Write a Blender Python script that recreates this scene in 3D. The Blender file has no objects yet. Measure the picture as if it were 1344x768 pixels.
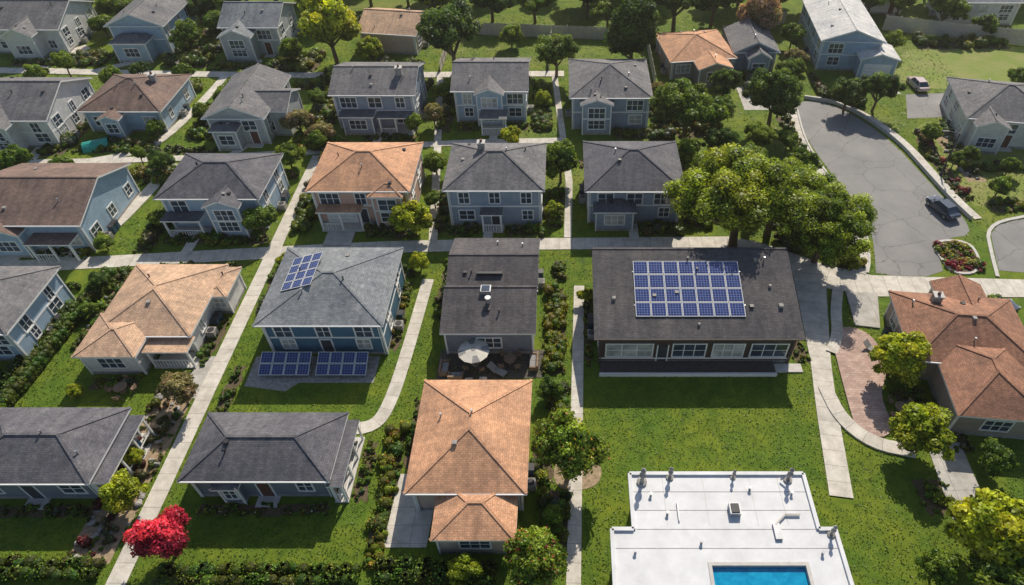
import bpy, math, random
import numpy as np
from mathutils import Vector
random.seed(7); RNG=np.random.default_rng(11)
scene=bpy.context.scene
COL=scene.collection
# ------------------------------------------------------------------ materials
def nt(name):
    m=bpy.data.materials.new(name); m.use_nodes=True
    t=m.node_tree; b=t.nodes['Principled BSDF']; return m,t,b
def N(t,ty,**kw):
    n=t.nodes.new(ty)
    for k,v in kw.items():
        if k in n.inputs: n.inputs[k].default_value=v
        else: setattr(n,k,v)
    return n
def ramp(t,src,stops):
    r=t.nodes.new('ShaderNodeValToRGB'); e=r.color_ramp.elements
    while len(e)<len(stops): e.new(.5)
    for i,(p,c) in enumerate(stops):
        e[i].position=p; e[i].color=(*c,1)
    t.links.new(src,r.inputs[0]); return r
def mixc(t,f,a,b,mode='MIX'):
    m=t.nodes.new('ShaderNodeMix'); m.data_type='RGBA'; m.blend_type=mode
    for s,v in ((0,f),(6,a),(7,b)):
        if isinstance(v,(int,float)): m.inputs[s].default_value=v
        elif isinstance(v,tuple): m.inputs[s].default_value=(*v,1)
        else: t.links.new(v,m.inputs[s])
    return m.outputs[2]
def bump(t,b,h,s=.3,d=.05):
    n=N(t,'ShaderNodeBump',Strength=s,Distance=d); t.links.new(h,n.inputs['Height']); t.links.new(n.outputs[0],b.inputs['Normal'])
def pos(t): return t.nodes.new('ShaderNodeNewGeometry').outputs['Position']
def noise(t,vec,scale,detail=4,rough=.6):
    n=N(t,'ShaderNodeTexNoise',Scale=scale,Detail=detail,Roughness=rough); t.links.new(vec,n.inputs['Vector']); return n.outputs[0]
def sc(c,k): return tuple(min(1,x*k) for x in c)
def roofmat(name,c,var=.17):
    m,t,b=nt(name); uv=t.nodes.new('ShaderNodeUVMap').outputs[0]; p=pos(t)
    br=N(t,'ShaderNodeTexBrick',Scale=1.0); br.inputs['Color1'].default_value=(*sc(c,1+var),1); br.inputs['Color2'].default_value=(*sc(c,1-var),1)
    br.inputs['Mortar'].default_value=(*sc(c,.58),1); br.inputs['Mortar Size'].default_value=.016; br.inputs['Brick Width'].default_value=.36; br.inputs['Row Height'].default_value=.17; br.inputs['Mortar Smooth'].default_value=.6
    t.links.new(uv,br.inputs['Vector'])
    mp=N(t,'ShaderNodeMapping'); mp.inputs['Scale'].default_value=(1.8,.16,1); t.links.new(uv,mp.inputs['Vector'])
    n1=noise(t,p,.35,6,.65); n2=noise(t,p,11,3); n3=noise(t,p,2.2,4); n4=noise(t,mp.outputs[0],1.0,5,.65)
    r1=ramp(t,n1,[(.3,(.70,.71,.74)),(.7,(1.25,1.2,1.13))]); r2=ramp(t,n2,[(.3,(.72,.72,.72)),(.7,(1.24,1.24,1.24))]); r3=ramp(t,n3,[(.35,(.85,.85,.85)),(.7,(1.12,1.1,1.07))]); r4=ramp(t,n4,[(.35,(.82,.82,.83)),(.65,(1.12,1.11,1.1))])
    c2=br.outputs['Color']
    for r in (r1,r2,r3,r4): c2=mixc(t,1.0,c2,r.outputs[0],'MULTIPLY')
    t.links.new(c2,b.inputs['Base Color']); b.inputs['Roughness'].default_value=.85; b.inputs['Specular IOR Level'].default_value=.3
    bump(t,b,br.outputs['Fac'],-.6,.02); return m
def sidingmat(name,c):
    m,t,b=nt(name); p=pos(t); s=t.nodes.new('ShaderNodeSeparateXYZ'); t.links.new(p,s.inputs[0])
    mu=N(t,'ShaderNodeMath',operation='MULTIPLY'); t.links.new(s.outputs[2],mu.inputs[0]); mu.inputs[1].default_value=4.6
    fr=N(t,'ShaderNodeMath',operation='FRACT'); t.links.new(mu.outputs[0],fr.inputs[0])
    r=ramp(t,fr.outputs[0],[(0,sc(c,.5)),(.16,sc(c,.95)),(1,sc(c,1.08))])
    n=ramp(t,noise(t,p,1.2,4),[(.3,(.85,.85,.85)),(.7,(1.1,1.1,1.1))])
    t.links.new(mixc(t,1.0,r.outputs[0],n.outputs[0],'MULTIPLY'),b.inputs['Base Color']); b.inputs['Roughness'].default_value=.6
    bump(t,b,fr.outputs[0],.5,.02); return m
def plain(name,c,rough=.6,metal=0,var=.12,scale=2.0,spec=.4):
    m,t,b=nt(name); n=ramp(t,noise(t,pos(t),scale,5),[(.3,sc(c,1-var)),(.7,sc(c,1+var))])
    t.links.new(n.outputs[0],b.inputs['Base Color']); b.inputs['Roughness'].default_value=rough; b.inputs['Metallic'].default_value=metal; b.inputs['Specular IOR Level'].default_value=spec; return m
def groundmat():
    m,t,b=nt('grass'); p=pos(t)
    f=noise(t,p,13,6,.75); md=noise(t,p,.8,6,.7); lg=noise(t,p,.09,3,.5); l2=noise(t,p,.22,5,.65)
    a=ramp(t,f,[(.3,(.060,.100,.012)),(.5,(.128,.205,.020)),(.72,(.225,.315,.04))])
    c=ramp(t,md,[(.3,(.60,.70,.7)),(.7,(1.34,1.2,1.2))])
    x=mixc(t,1.0,a.outputs[0],c.outputs[0],'MULTIPLY')
    y2=ramp(t,l2,[(.38,(.76,.86,.9)),(.66,(1.36,1.12,1.0))]); x=mixc(t,1.0,x,y2.outputs[0],'MULTIPLY')
    dr=ramp(t,lg,[(.5,(0,0,0)),(.68,(1,1,1))]); sp=t.nodes.new('ShaderNodeSeparateXYZ'); t.links.new(p,sp.inputs[0])
    mr=N(t,'ShaderNodeMapRange'); t.links.new(sp.outputs[1],mr.inputs[0]); mr.inputs[1].default_value=48; mr.inputs[2].default_value=75
    mm=N(t,'ShaderNodeMath',operation='MULTIPLY'); t.links.new(dr.outputs[0],mm.inputs[0]); t.links.new(mr.outputs[0],mm.inputs[1])
    m3=N(t,'ShaderNodeMath',operation='MULTIPLY'); t.links.new(mm.outputs[0],m3.inputs[0]); m3.inputs[1].default_value=.5
    dry=ramp(t,f,[(.3,(.19,.19,.05)),(.7,(.36,.35,.12))])
    t.links.new(mixc(t,m3.outputs[0],x,dry.outputs[0]),b.inputs['Base Color'])
    b.inputs['Roughness'].default_value=.85; b.inputs['Specular IOR Level'].default_value=.15; bump(t,b,f,.8,.1); return m
def drygrass():
    m,t,b=nt('dry_grass'); p=pos(t); f=noise(t,p,9,5,.7); g=noise(t,p,.28,6,.7)
    a=ramp(t,f,[(.3,(.11,.17,.015)),(.7,(.25,.31,.04))]); d=ramp(t,f,[(.3,(.24,.21,.07)),(.7,(.40,.34,.14))]); k=ramp(t,g,[(.42,(0,0,0)),(.75,(.9,.9,.9))])
    t.links.new(mixc(t,k.outputs[0],a.outputs[0],d.outputs[0]),b.inputs['Base Color']); b.inputs['Roughness'].default_value=.9; bump(t,b,f,.6,.07); return m
def concrete(name,c,joint=1.5):
    m,t,b=nt(name); p=pos(t); uv=t.nodes.new('ShaderNodeUVMap').outputs[0]
    br=N(t,'ShaderNodeTexBrick',Scale=1.0); br.offset=0
    br.inputs['Color1'].default_value=(*sc(c,1.06),1); br.inputs['Color2'].default_value=(*sc(c,.93),1); br.inputs['Mortar'].default_value=(*sc(c,.5),1)
    br.inputs['Mortar Size'].default_value=.022; br.inputs['Brick Width'].default_value=4.0; br.inputs['Row Height'].default_value=joint
    t.links.new(uv,br.inputs['Vector'])
    n=ramp(t,noise(t,p,.9,6,.7),[(.3,(.70,.69,.66)),(.65,(1.08,1.08,1.08))]); n2=ramp(t,noise(t,p,14,3),[(.3,(.88,.88,.88)),(.7,(1.07,1.07,1.07))])
    x=mixc(t,1.0,br.outputs['Color'],n.outputs[0],'MULTIPLY'); t.links.new(mixc(t,1.0,x,n2.outputs[0],'MULTIPLY'),b.inputs['Base Color']); b.inputs['Roughness'].default_value=.85; return m
def asphaltmat():
    m,t,b=nt('asphalt'); p=pos(t)
    a=ramp(t,noise(t,p,22,4,.8),[(.3,(.20,.195,.19)),(.7,(.27,.26,.255))]); n=ramp(t,noise(t,p,.25,5,.6),[(.3,(.78,.78,.8)),(.7,(1.13,1.11,1.08))])
    v=N(t,'ShaderNodeTexVoronoi',feature='DISTANCE_TO_EDGE',Scale=.22); 
    w=N(t,'ShaderNodeTexNoise',Scale=.8,Detail=5.0); t.links.new(p,w.inputs['Vector']); ad=N(t,'ShaderNodeVectorMath',operation='ADD'); t.links.new(p,ad.inputs[0]); t.links.new(w.outputs[1],ad.inputs[1]); t.links.new(ad.outputs[0],v.inputs['Vector'])
    cr=ramp(t,v.outputs[0],[(0,(.55,.55,.55)),(.014,(1,1,1))])
    x=mixc(t,1.0,a.outputs[0],n.outputs[0],'MULTIPLY'); t.links.new(mixc(t,1.0,x,cr.outputs[0],'MULTIPLY'),b.inputs['Base Color']); b.inputs['Roughness'].default_value=.8; return m
def brickmat():
    m,t,b=nt('brick_paving'); p=pos(t)
    br=N(t,'ShaderNodeTexBrick',Scale=1.0); br.inputs['Color1'].default_value=(.46,.29,.235,1); br.inputs['Color2'].default_value=(.6,.42,.34,1); br.inputs['Mortar'].default_value=(.33,.27,.24,1)
    br.inputs['Mortar Size'].default_value=.02; br.inputs['Brick Width'].default_value=.5; br.inputs['Row Height'].default_value=.25; t.links.new(p,br.inputs['Vector'])
    n=ramp(t,noise(t,p,.7,5),[(.3,(.75,.75,.75)),(.7,(1.15,1.15,1.15))]); t.links.new(mixc(t,1.0,br.outputs[0],n.outputs[0],'MULTIPLY'),b.inputs['Base Color']); b.inputs['Roughness'].default_value=.85; return m
def foliagemat():
    m,t,b=nt('foliage'); a=N(t,'ShaderNodeAttribute',attribute_name='Col'); oi=t.nodes.new('ShaderNodeObjectInfo')
    mr=N(t,'ShaderNodeMapRange'); t.links.new(oi.outputs['Random'],mr.inputs[0]); mr.inputs[3].default_value=.82; mr.inputs[4].default_value=1.2
    hs=N(t,'ShaderNodeHueSaturation'); t.links.new(a.outputs['Color'],hs.inputs['Color']); t.links.new(mr.outputs[0],hs.inputs['Value'])
    mh=N(t,'ShaderNodeMapRange'); t.links.new(oi.outputs['Random'],mh.inputs[0]); mh.inputs[3].default_value=.51; mh.inputs[4].default_value=.488; t.links.new(mh.outputs[0],hs.inputs['Hue'])
    t.links.new(hs.outputs[0],b.inputs['Base Color']); b.inputs['Roughness'].default_value=.5; b.inputs['Specular IOR Level'].default_value=.35
    tr=t.nodes.new('ShaderNodeBsdfTranslucent'); t.links.new(mixc(t,1.0,hs.outputs[0],(1.6,1.5,.65),'MULTIPLY'),tr.inputs[0])
    ms=t.nodes.new('ShaderNodeMixShader'); ms.inputs[0].default_value=.36; t.links.new(b.outputs[0],ms.inputs[1]); t.links.new(tr.outputs[0],ms.inputs[2])
    t.links.new(ms.outputs[0],t.nodes['Material Output'].inputs[0]); return m
def solarmat():
    m,t,b=nt('solar_cells'); uv=t.nodes.new('ShaderNodeUVMap').outputs[0]
    br=N(t,'ShaderNodeTexBrick',Scale=1.0); br.offset=0; br.inputs['Color1'].default_value=(.018,.032,.14,1); br.inputs['Color2'].default_value=(.03,.055,.21,1); br.inputs['Mortar'].default_value=(.26,.30,.46,1)
    br.inputs['Mortar Size'].default_value=.016; br.inputs['Brick Width'].default_value=.28; br.inputs['Row Height'].default_value=.28; t.links.new(uv,br.inputs['Vector'])
    t.links.new(br.outputs[0],b.inputs['Base Color']); b.inputs['Roughness'].default_value=.16; b.inputs['Specular IOR Level'].default_value=.6; return m
def glassmat(name,c,r=.06):
    m,t,b=nt(name); n=ramp(t,noise(t,pos(t),.8,2),[(.3,sc(c,.6)),(.7,sc(c,1.4))]); t.links.new(n.outputs[0],b.inputs['Base Color']); b.inputs['Roughness'].default_value=r; b.inputs['Specular IOR Level'].default_value=.8; return m
M={}
M['grass']=groundmat(); M['dry']=drygrass(); M['conc']=concrete('concrete',(.66,.61,.54)); M['conc2']=concrete('driveway_concrete',(.52,.49,.45),3.0)
M['asph']=asphaltmat(); M['brick']=brickmat(); M['fol']=foliagemat(); M['solar']=solarmat()
M['mulch']=plain('mulch',(.12,.09,.05),.95,var=.45,scale=6); M['dirt']=plain('dirt',(.34,.25,.16),.95,var=.35,scale=3)
M['kerb']=plain('kerb_concrete',(.56,.53,.49),.8); M['white']=plain('white_paint',(.80,.79,.77),.5,var=.05); M['alu']=plain('aluminium',(.42,.43,.45),.45,.6)
M['dark']=plain('dark_metal',(.04,.04,.045),.5); M['glass']=glassmat('window_glass',(.05,.07,.10)); M['blind']=glassmat('window_blind',(.45,.45,.42),.15)
M['rub']=plain('rubber',(.02,.02,.02),.8); M['wood']=plain('weathered_wood',(.52,.46,.40),.85,var=.22,scale=5); M['deck']=plain('dark_deck',(.10,.08,.07),.8,var=.3,scale=4); M['dwood']=plain('patio_furniture_wood',(.25,.17,.11),.8,var=.3,scale=4)
M['door']=plain('door_paint',(.13,.055,.04),.5); M['door2']=plain('door_dark',(.05,.055,.07),.5); M['stone']=plain('stone',(.32,.30,.28),.85,var=.35,scale=3); M['canvas']=plain('parasol_canvas',(.62,.58,.5),.85); M['canvas2']=plain('parasol_canvas_dark',(.28,.27,.26),.85)
M['bin']=plain('bin_plastic',(.03,.07,.12),.5)
R={'grey':roofmat('shingle_grey',(.215,.212,.222)),'lgrey':roofmat('shingle_light_grey',(.255,.28,.305)),'dark':roofmat('shingle_charcoal',(.118,.112,.120)),
 'tan':roofmat('shingle_tan',(.66,.45,.31),.11),'orange':roofmat('shingle_terracotta',(.68,.385,.235),.11),'brown':roofmat('shingle_brown',(.24,.17,.145)),'rust':roofmat('shingle_rust',(.37,.195,.13),.16),
 'slate':roofmat('shingle_slate',(.150,.150,.172)),'white':roofmat('shingle_pale',(.72,.72,.72),.06)}
W={'blue':sidingmat('siding_blue_grey',(.30,.36,.45)),'teal':sidingmat('siding_teal',(.07,.17,.26)),'grey':sidingmat('siding_grey',(.45,.47,.48)),'white':sidingmat('siding_white',(.68,.67,.65)),
 'brown':sidingmat('siding_brown',(.075,.05,.042)),'beige':sidingmat('siding_beige',(.56,.43,.36)),'peach':sidingmat('siding_peach',(.66,.42,.33)),'lblue':sidingmat('siding_light_blue',(.36,.48,.60)),'slate':sidingmat('siding_slate',(.20,.22,.26)),'taupe':sidingmat('siding_taupe',(.36,.30,.27))}
# ------------------------------------------------------------------ mesh builder
class MB:
    def __init__(s,o=(0,0,0)): s.v=[];s.f=[];s.m=[];s.uv=[];s.o=o;s.ms=[]
    def mi(s,m):
        if m not in s.ms: s.ms.append(m)
        return s.ms.index(m)
    def face(s,pts,mat,uv=None):
        k=len(s.v); s.v+= [(p[0]-s.o[0],p[1]-s.o[1],p[2]-s.o[2]) for p in pts]; s.f.append(list(range(k,k+len(pts)))); s.m.append(s.mi(mat))
        if uv is None:
            a,b,c=Vector(pts[0]),Vector(pts[1]),Vector(pts[2]); n=(b-a).cross(c-a)
            if n.length>1e-9: n.normalize()
            e=Vector((-n.y,n.x,0)); e=e.normalized() if e.length>1e-4 else Vector((1,0,0)); w=n.cross(e)
            uv=[(Vector(p).dot(e),Vector(p).dot(w)) for p in pts]
        s.uv+=uv
    def box(s,x0,x1,y0,y1,z0,z1,mat,top=True,bottom=True,topmat=None):
        A=[(x0,y0,z0),(x1,y0,z0),(x1,y1,z0),(x0,y1,z0)];B=[(p[0],p[1],z1) for p in A]
        for i in range(4):
            j=(i+1)%4; s.face([A[i],A[j],B[j],B[i]],mat)
        if top: s.face(B,topmat or mat)
        if bottom: s.face(A[::-1],mat)
    def beam(s,p,q,w,h,mat,up=None):
        p=Vector(p);q=Vector(q);d=(q-p).normalized(); u=Vector((0,0,1)) if abs(d.z)<.95 else Vector((0,1,0))
        if up: u=Vector(up)
        r=d.cross(u).normalized(); u=r.cross(d)
        c=[(-w/2,-h/2),(w/2,-h/2),(w/2,h/2),(-w/2,h/2)]
        A=[tuple(p+r*a+u*b) for a,b in c];B=[tuple(q+r*a+u*b) for a,b in c]
        for i in range(4):
            j=(i+1)%4; s.face([A[j],A[i],B[i],B[j]],mat)
        s.face(A,mat); s.face(B[::-1],mat)
    def lathe(s,cx,cy,prof,mat,n=12):
        ring=[[(cx+r*math.cos(2*math.pi*i/n),cy+r*math.sin(2*math.pi*i/n),z) for i in range(n)] for r,z in prof]
        for a,b in zip(ring,ring[1:]):
            for i in range(n):
                j=(i+1)%n; s.face([a[i],a[j],b[j],b[i]],mat)
        s.face(ring[-1],mat)
    def build(s,name,parent=None,loc=None):
        me=bpy.data.meshes.new(name); me.from_pydata(s.v,[],s.f)
        for m in s.ms: me.materials.append(m)
        me.polygons.foreach_set('material_index',s.m)
        u=me.uv_layers.new(name='UVMap'); u.data.foreach_set('uv',[c for p in s.uv for c in p]); me.update()
        o=bpy.data.objects.new(name,me); COL.objects.link(o)
        if parent: o.parent=parent
        else: o.location=s.o
        return o
def empty(name,loc,rot=0):
    e=bpy.data.objects.new(name,None); e.location=loc; e.rotation_euler=(0,0,math.radians(rot)); e.empty_display_size=.5; COL.objects.link(e); return e
# ------------------------------------------------------------------ foliage
def cubesphere(k=3):
    out=[]
    for ax in range(3):
        for sg in (-1,1):
            for i in range(k):
                for j in range(k):
                    q=[]
                    for a,b in ((i,j),(i+1,j),(i+1,j+1),(i,j+1)):
                        p=[0,0,0]; p[ax]=sg; p[(ax+1)%3]=2*a/k-1; p[(ax+2)%3]=2*b/k-1
                        p=np.array(p,float); q.append(p/np.linalg.norm(p))
                    out.append(q if sg>0 else q[::-1])
    return np.array(out)
CS=cubesphere(3)
def leaves(bl,cols,n,leaf,rng,minz=-.35,shell=(.76,1.16),accent=None):
    bl=np.asarray(bl,float); cols=np.asarray(cols,float)
    w=bl[:,3]**2; idx=rng.choice(len(bl),n,p=w/w.sum())
    d=rng.normal(size=(n,3)); d/=np.linalg.norm(d,axis=1)[:,None]; d[:,2]=np.where(d[:,2]<minz,-d[:,2],d[:,2])
    r=bl[idx,3]*rng.uniform(*shell,n); c=bl[idx,:3]+d*r[:,None]
    nn=d+rng.normal(size=(n,3))*.55; nn/=np.linalg.norm(nn,axis=1)[:,None]
    t=np.cross(nn,rng.normal(size=(n,3))); t/=np.linalg.norm(t,axis=1)[:,None]; b=np.cross(nn,t)
    s=leaf*rng.uniform(.55,1.3,n)[:,None]; t=t*s*.5; b=b*s*.36
    P=np.stack([c-t,c-b,c+t,c+b],1)
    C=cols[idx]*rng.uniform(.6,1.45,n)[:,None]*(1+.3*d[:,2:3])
    if accent is not None:
        k=rng.random(n)<accent[1]; C[k]=np.array(accent[0])*rng.uniform(.6,1.2,k.sum())[:,None]
    return P,C
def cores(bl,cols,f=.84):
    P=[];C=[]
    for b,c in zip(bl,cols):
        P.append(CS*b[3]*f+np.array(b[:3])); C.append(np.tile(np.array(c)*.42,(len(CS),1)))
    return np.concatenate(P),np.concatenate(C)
def tube(p,q,r0,r1,n=7):
    p=np.array(p,float);q=np.array(q,float);d=q-p;d/=np.linalg.norm(d);a=np.cross(d,[.3,1,.2]);a/=np.linalg.norm(a);b=np.cross(d,a)
    an=np.linspace(0,2*np.pi,n+1); c=np.cos(an)[:,None]*a+np.sin(an)[:,None]*b; A=p+c*r0;B=q+c*r1
    return np.stack([A[:-1],A[1:],B[1:],B[:-1]],1)
def qmesh(name,P,C,mat=None):
    n=len(P); me=bpy.data.meshes.new(name); me.vertices.add(n*4); me.vertices.foreach_set('co',P.reshape(-1).astype(np.float32))
    me.loops.add(n*4); me.loops.foreach_set('vertex_index',np.arange(n*4,dtype=np.int32)); me.polygons.add(n); me.polygons.foreach_set('loop_start',np.arange(0,n*4,4,dtype=np.int32))
    try: me.polygons.foreach_set('loop_total',np.full(n,4,dtype=np.int32))
    except Exception: pass
    me.update(calc_edges=True)
    a=me.color_attributes.new('Col','FLOAT_COLOR','CORNER'); cc=np.ones((n*4,4),np.float32); cc[:,:3]=np.repeat(np.clip(C,0,1),4,axis=0); a.data.foreach_set('color',cc.reshape(-1))
    me.materials.append(mat or M['fol']); return me
def tree_mesh(name,nb,br,n,leaf,pal,seed,accent=None,flat=.8,cone=False,bark=(.16,.12,.09),sub=1):
    """crown = several leaning sub-crowns, each a shell of leaf clumps"""
    rng=np.random.default_rng(seed); bl=[];cols=[]
    if sub==1: SC=[(0,0,0,1.0)]
    else:
        a0=rng.uniform(0,6.28); SC=[(0,0,.14,.70)]
        for k in range(sub-1):
            a=a0+k*6.283/(sub-1)+rng.uniform(-.35,.35); q=rng.uniform(.40,.54); SC.append((q*math.cos(a),q*math.sin(a),rng.uniform(-.22,.1),rng.uniform(.44,.6)))
    lob=rng.uniform(0,6.28,4); tot=sum(s[3]**2 for s in SC)
    for sx,sy,sz,sr in SC:
        m=max(5,int(nb*sr*sr/tot)); tone=rng.uniform(.82,1.2)
        for i in range(m):
            k=(i+.5)/m; zz=1-1.55*k; a=i*2.39996+rng.uniform(-.3,.3); rr=math.sqrt(max(0,1-zz*zz))
            irr=1+.16*math.sin(2*a+lob[0])+.12*math.sin(3*a+lob[1])+.08*math.sin(5*zz+lob[2])
            f=rng.uniform(.55,.9)*irr*(1-br*.35)*sr
            x,y,z=rr*math.cos(a)*f,rr*math.sin(a)*f,zz*f*flat
            if cone: q=max(0,min(1,(z+.8)/1.7)); x*=1.15-q*.95; y*=1.15-q*.95; z*=1.5
            r=br*rng.uniform(.55,1.25)
            bl.append((x+sx,y+sy,z+sz+(1.2 if not cone else 1.5),r)); c=np.array(pal[rng.integers(len(pal))])*rng.uniform(.78,1.22)*tone; cols.append(c)
        for i in range(max(2,m//6)):
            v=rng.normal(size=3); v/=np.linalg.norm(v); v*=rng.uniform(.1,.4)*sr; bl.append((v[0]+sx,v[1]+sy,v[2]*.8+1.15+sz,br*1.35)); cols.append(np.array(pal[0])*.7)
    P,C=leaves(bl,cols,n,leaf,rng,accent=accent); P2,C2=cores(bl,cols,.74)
    T=[tube((0,0,-.05),(.03,.02,.55),.075,.055)]; 
    for i in range(9):
        b=bl[rng.integers(len(bl))]; T.append(tube((.03,.02,.5),b[:3],.04,.012,5))
    T=np.concatenate(T); Pt=np.concatenate([P,P2,T]); Ct=np.concatenate([C,C2,np.tile(bark,(len(T),1))])
    return qmesh(name,Pt,Ct)
G=[(.09,.155,.017),(.135,.205,.022),(.185,.255,.03)]; DK=[(.045,.09,.016),(.072,.128,.022),(.105,.165,.027)]; YG=[(.22,.27,.016),(.30,.345,.022),(.38,.39,.03)]
BG=[(.14,.205,.016),(.21,.28,.02),(.29,.345,.028)]; OL=[(.17,.16,.06),(.24,.22,.09),(.28,.21,.12)]; RD=[(.32,.02,.04),(.44,.035,.055),(.54,.06,.08)]; PK=[(.38,.22,.15),(.44,.28,.19),(.28,.22,.10)]
TM={}
for i in range(4): TM['g%d'%i]=tree_mesh('broadleaf_tree_mesh',36,.27,7600,.115,G,20+i,sub=[1,4,3,5][i])
for i in range(2): TM['y%d'%i]=tree_mesh('yellow_green_tree_mesh',38,.27,7800,.115,YG,30+i,sub=[4,1][i])
for i in range(2): TM['d%d'%i]=tree_mesh('dark_tree_mesh',60,.22,16000,.068,DK,40+i,sub=4+i)
for i in range(2): TM['m%d'%i]=tree_mesh('green_tree_mesh',60,.22,16000,.068,G,45+i,sub=5-i)
for i in range(2): TM['b%d'%i]=tree_mesh('oak_mesh',140,.155,46000,.038,BG,50+i,flat=.7,sub=7)
TM['r']=tree_mesh('red_tree_mesh',34,.28,7800,.105,RD,61,sub=4); TM['o']=tree_mesh('olive_tree_mesh',30,.29,6800,.115,OL,62,sub=3)
TM['f']=tree_mesh('flowering_tree_mesh',46,.24,11500,.085,G,63,accent=((.55,.33,.08),.05),sub=5); TM['fr']=tree_mesh('pink_flowering_tree_mesh',44,.24,11000,.085,G,64,accent=((.55,.14,.10),.06),sub=5); TM['p']=tree_mesh('pink_tree_mesh',44,.25,10000,.095,PK,65,sub=4)
TM['c']=tree_mesh('conifer_mesh',50,.24,13000,.075,DK,66,cone=True)
def tree(kind,x,y,r,name='broadleaf_tree',zs=1.0):
    if kind[0]=='b': zs=.84
    me=TM[kind]; o=bpy.data.objects.new(name,me); o.location=(x,y,0); o.rotation_euler=(0,0,random.uniform(0,6.28)); o.scale=(r*random.uniform(.9,1.1),r*random.uniform(.9,1.1),r*zs*random.uniform(.88,1.12)); COL.objects.link(o)
def shrubs(name,items,leaf=.16,dens=80,accent=None):
    bl=[];cols=[]
    for x,y,r,c in items:
        k=random.randint(2,5)
        for i in range(k):
            a=random.uniform(0,6.28); q=r*.5; rr=r*random.uniform(.45,.8)
            bl.append((x+math.cos(a)*q,y+math.sin(a)*q,rr*random.uniform(.6,1.0),rr)); cols.append([v*random.uniform(.7,1.3) for v in c])
    area=sum(b[3]**2 for b in bl); n=int(area*dens)+20
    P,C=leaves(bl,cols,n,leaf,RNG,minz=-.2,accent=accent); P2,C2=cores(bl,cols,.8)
    me=qmesh(name,np.concatenate([P,P2]),np.concatenate([C,C2])); o=bpy.data.objects.new(name,me); COL.objects.link(o)
PAL=[G[0],G[1],G[2],G[1],DK[1],DK[2],YG[0],YG[1],BG[1],BG[0],OL[1],(.18,.21,.13)]
def hedge(p,q,w=1.1,h=1.1,col=G[1],name='garden_hedge'):
    """loosely clipped hedge: overlapping leafy mounds along the line"""
    p=Vector(p);q=Vector(q);L=(q-p).length;d=(q-p)/L;s=Vector((-d.y,d.x)); bl=[];cols=[]; a=0
    while a<L:
        for off in ((-.28,.28) if w>1.0 else (0,)):
            r=w*(.36 if w>1.0 else .52)*random.uniform(.85,1.25); c=p+d*(a+random.uniform(-.15,.15))+s*(off*w+random.uniform(-.1,.1)*w)
            for zz in (r*.8,max(r*.8,h-r*random.uniform(.75,1.1))): bl.append((c.x,c.y,zz,r)); cols.append([v*random.uniform(.72,1.3) for v in (col if random.random()<.8 else random.choice([G[0],G[2],BG[0]]))])
        a+=w*random.uniform(.34,.5)
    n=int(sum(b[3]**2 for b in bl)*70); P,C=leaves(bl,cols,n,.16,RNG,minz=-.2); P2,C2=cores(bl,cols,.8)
    o=bpy.data.objects.new(name,qmesh(name,np.concatenate([P,P2]),np.concatenate([C,C2]))); COL.objects.link(o)
def rocks(name,pts):
    P=[]
    for x,y,r in pts:
        k=1+RNG.normal(size=3)*.2; ph=RNG.uniform(0,6.28,3); S=CS*(1+.16*np.sin(3*CS[:,:,0:1]+ph[0])+.14*np.sin(4*CS[:,:,1:2]+ph[1])); P.append(S*r*np.array([k[0],k[1],.65])+np.array([x,y,r*.3]))
    P=np.concatenate(P); o=bpy.data.objects.new(name,qmesh(name,P,np.ones((len(P),3))*.3,M['stone'])); COL.objects.link(o)
# ------------------------------------------------------------------ ground, paths
SEG=[];POLY=[];RECT=[]
def sheet(name,pts,z,mat,thick=0.0):
    b=MB(); b.face([(x,y,z) for x,y in pts],mat,[(x,y) for x,y in pts])
    if name not in('ground','dry_lawn','garden_soil'): POLY.append(pts)
    if thick:
        n=len(pts)
        for i in range(n):
            p=pts[i];q=pts[(i+1)%n]; b.face([(p[0],p[1],z-thick),(q[0],q[1],z-thick),(q[0],q[1],z),(p[0],p[1],z)],mat)
    return b.build(name)
def ccw(pts):
    a=sum(p[0]*q[1]-q[0]*p[1] for p,q in zip(pts,pts[1:]+pts[:1])); return pts if a>0 else pts[::-1]
def smooth(pts,it=2,closed=False):
    for _ in range(it):
        o=[]; n=len(pts); rng=range(n if closed else n-1)
        if not closed: o.append(pts[0])
        for i in rng:
            p=pts[i];q=pts[(i+1)%n]; o+=[(p[0]*.75+q[0]*.25,p[1]*.75+q[1]*.25),(p[0]*.25+q[0]*.75,p[1]*.25+q[1]*.75)]
        if not closed: o.append(pts[-1])
        pts=o
    return pts
PZ=[.05]
def strip(name,pts,w,mat=None,h=None,sm=0):
    mat=mat or M['conc']; z=h if h is not None else PZ[0]
    if h is None: PZ[0]+=.005
    if sm: pts=smooth(pts,sm)
    n=len(pts); L=[];Rr=[];acc=[0]
    if isinstance(w,tuple): w=[w[0]+(w[1]-w[0])*min(1,2.2*i/(n-1)) for i in range(n)]
    for i in range(n):
        a=Vector(pts[max(0,i-1)]);c=Vector(pts[min(n-1,i+1)]); d=(c-a).normalized(); s=Vector((-d.y,d.x)); ww=w[i] if isinstance(w,list) else w
        if i: SEG.append((*pts[i-1],*pts[i],ww/2))
        if 0<i<n-1:
            d1=(Vector(pts[i])-a).normalized(); ww=ww/max(.6,abs(d.dot(d1)))
        p=Vector(pts[i]); L.append(p+s*ww/2);Rr.append(p-s*ww/2)
        if i: acc.append(acc[-1]+(Vector(pts[i])-Vector(pts[i-1])).length)
    b=MB()
    for i in range(n-1):
        b.face([(*Rr[i],z),(*Rr[i+1],z),(*L[i+1],z),(*L[i],z)],mat,[(.2,acc[i]),(.2,acc[i+1]),(1.8,acc[i+1]),(1.8,acc[i])])
        b.face([(*Rr[i],0),(*Rr[i+1],0),(*Rr[i+1],z),(*Rr[i],z)],mat); b.face([(*L[i+1],0),(*L[i],0),(*L[i],z),(*L[i+1],z)],mat)
    return b.build(name)
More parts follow.
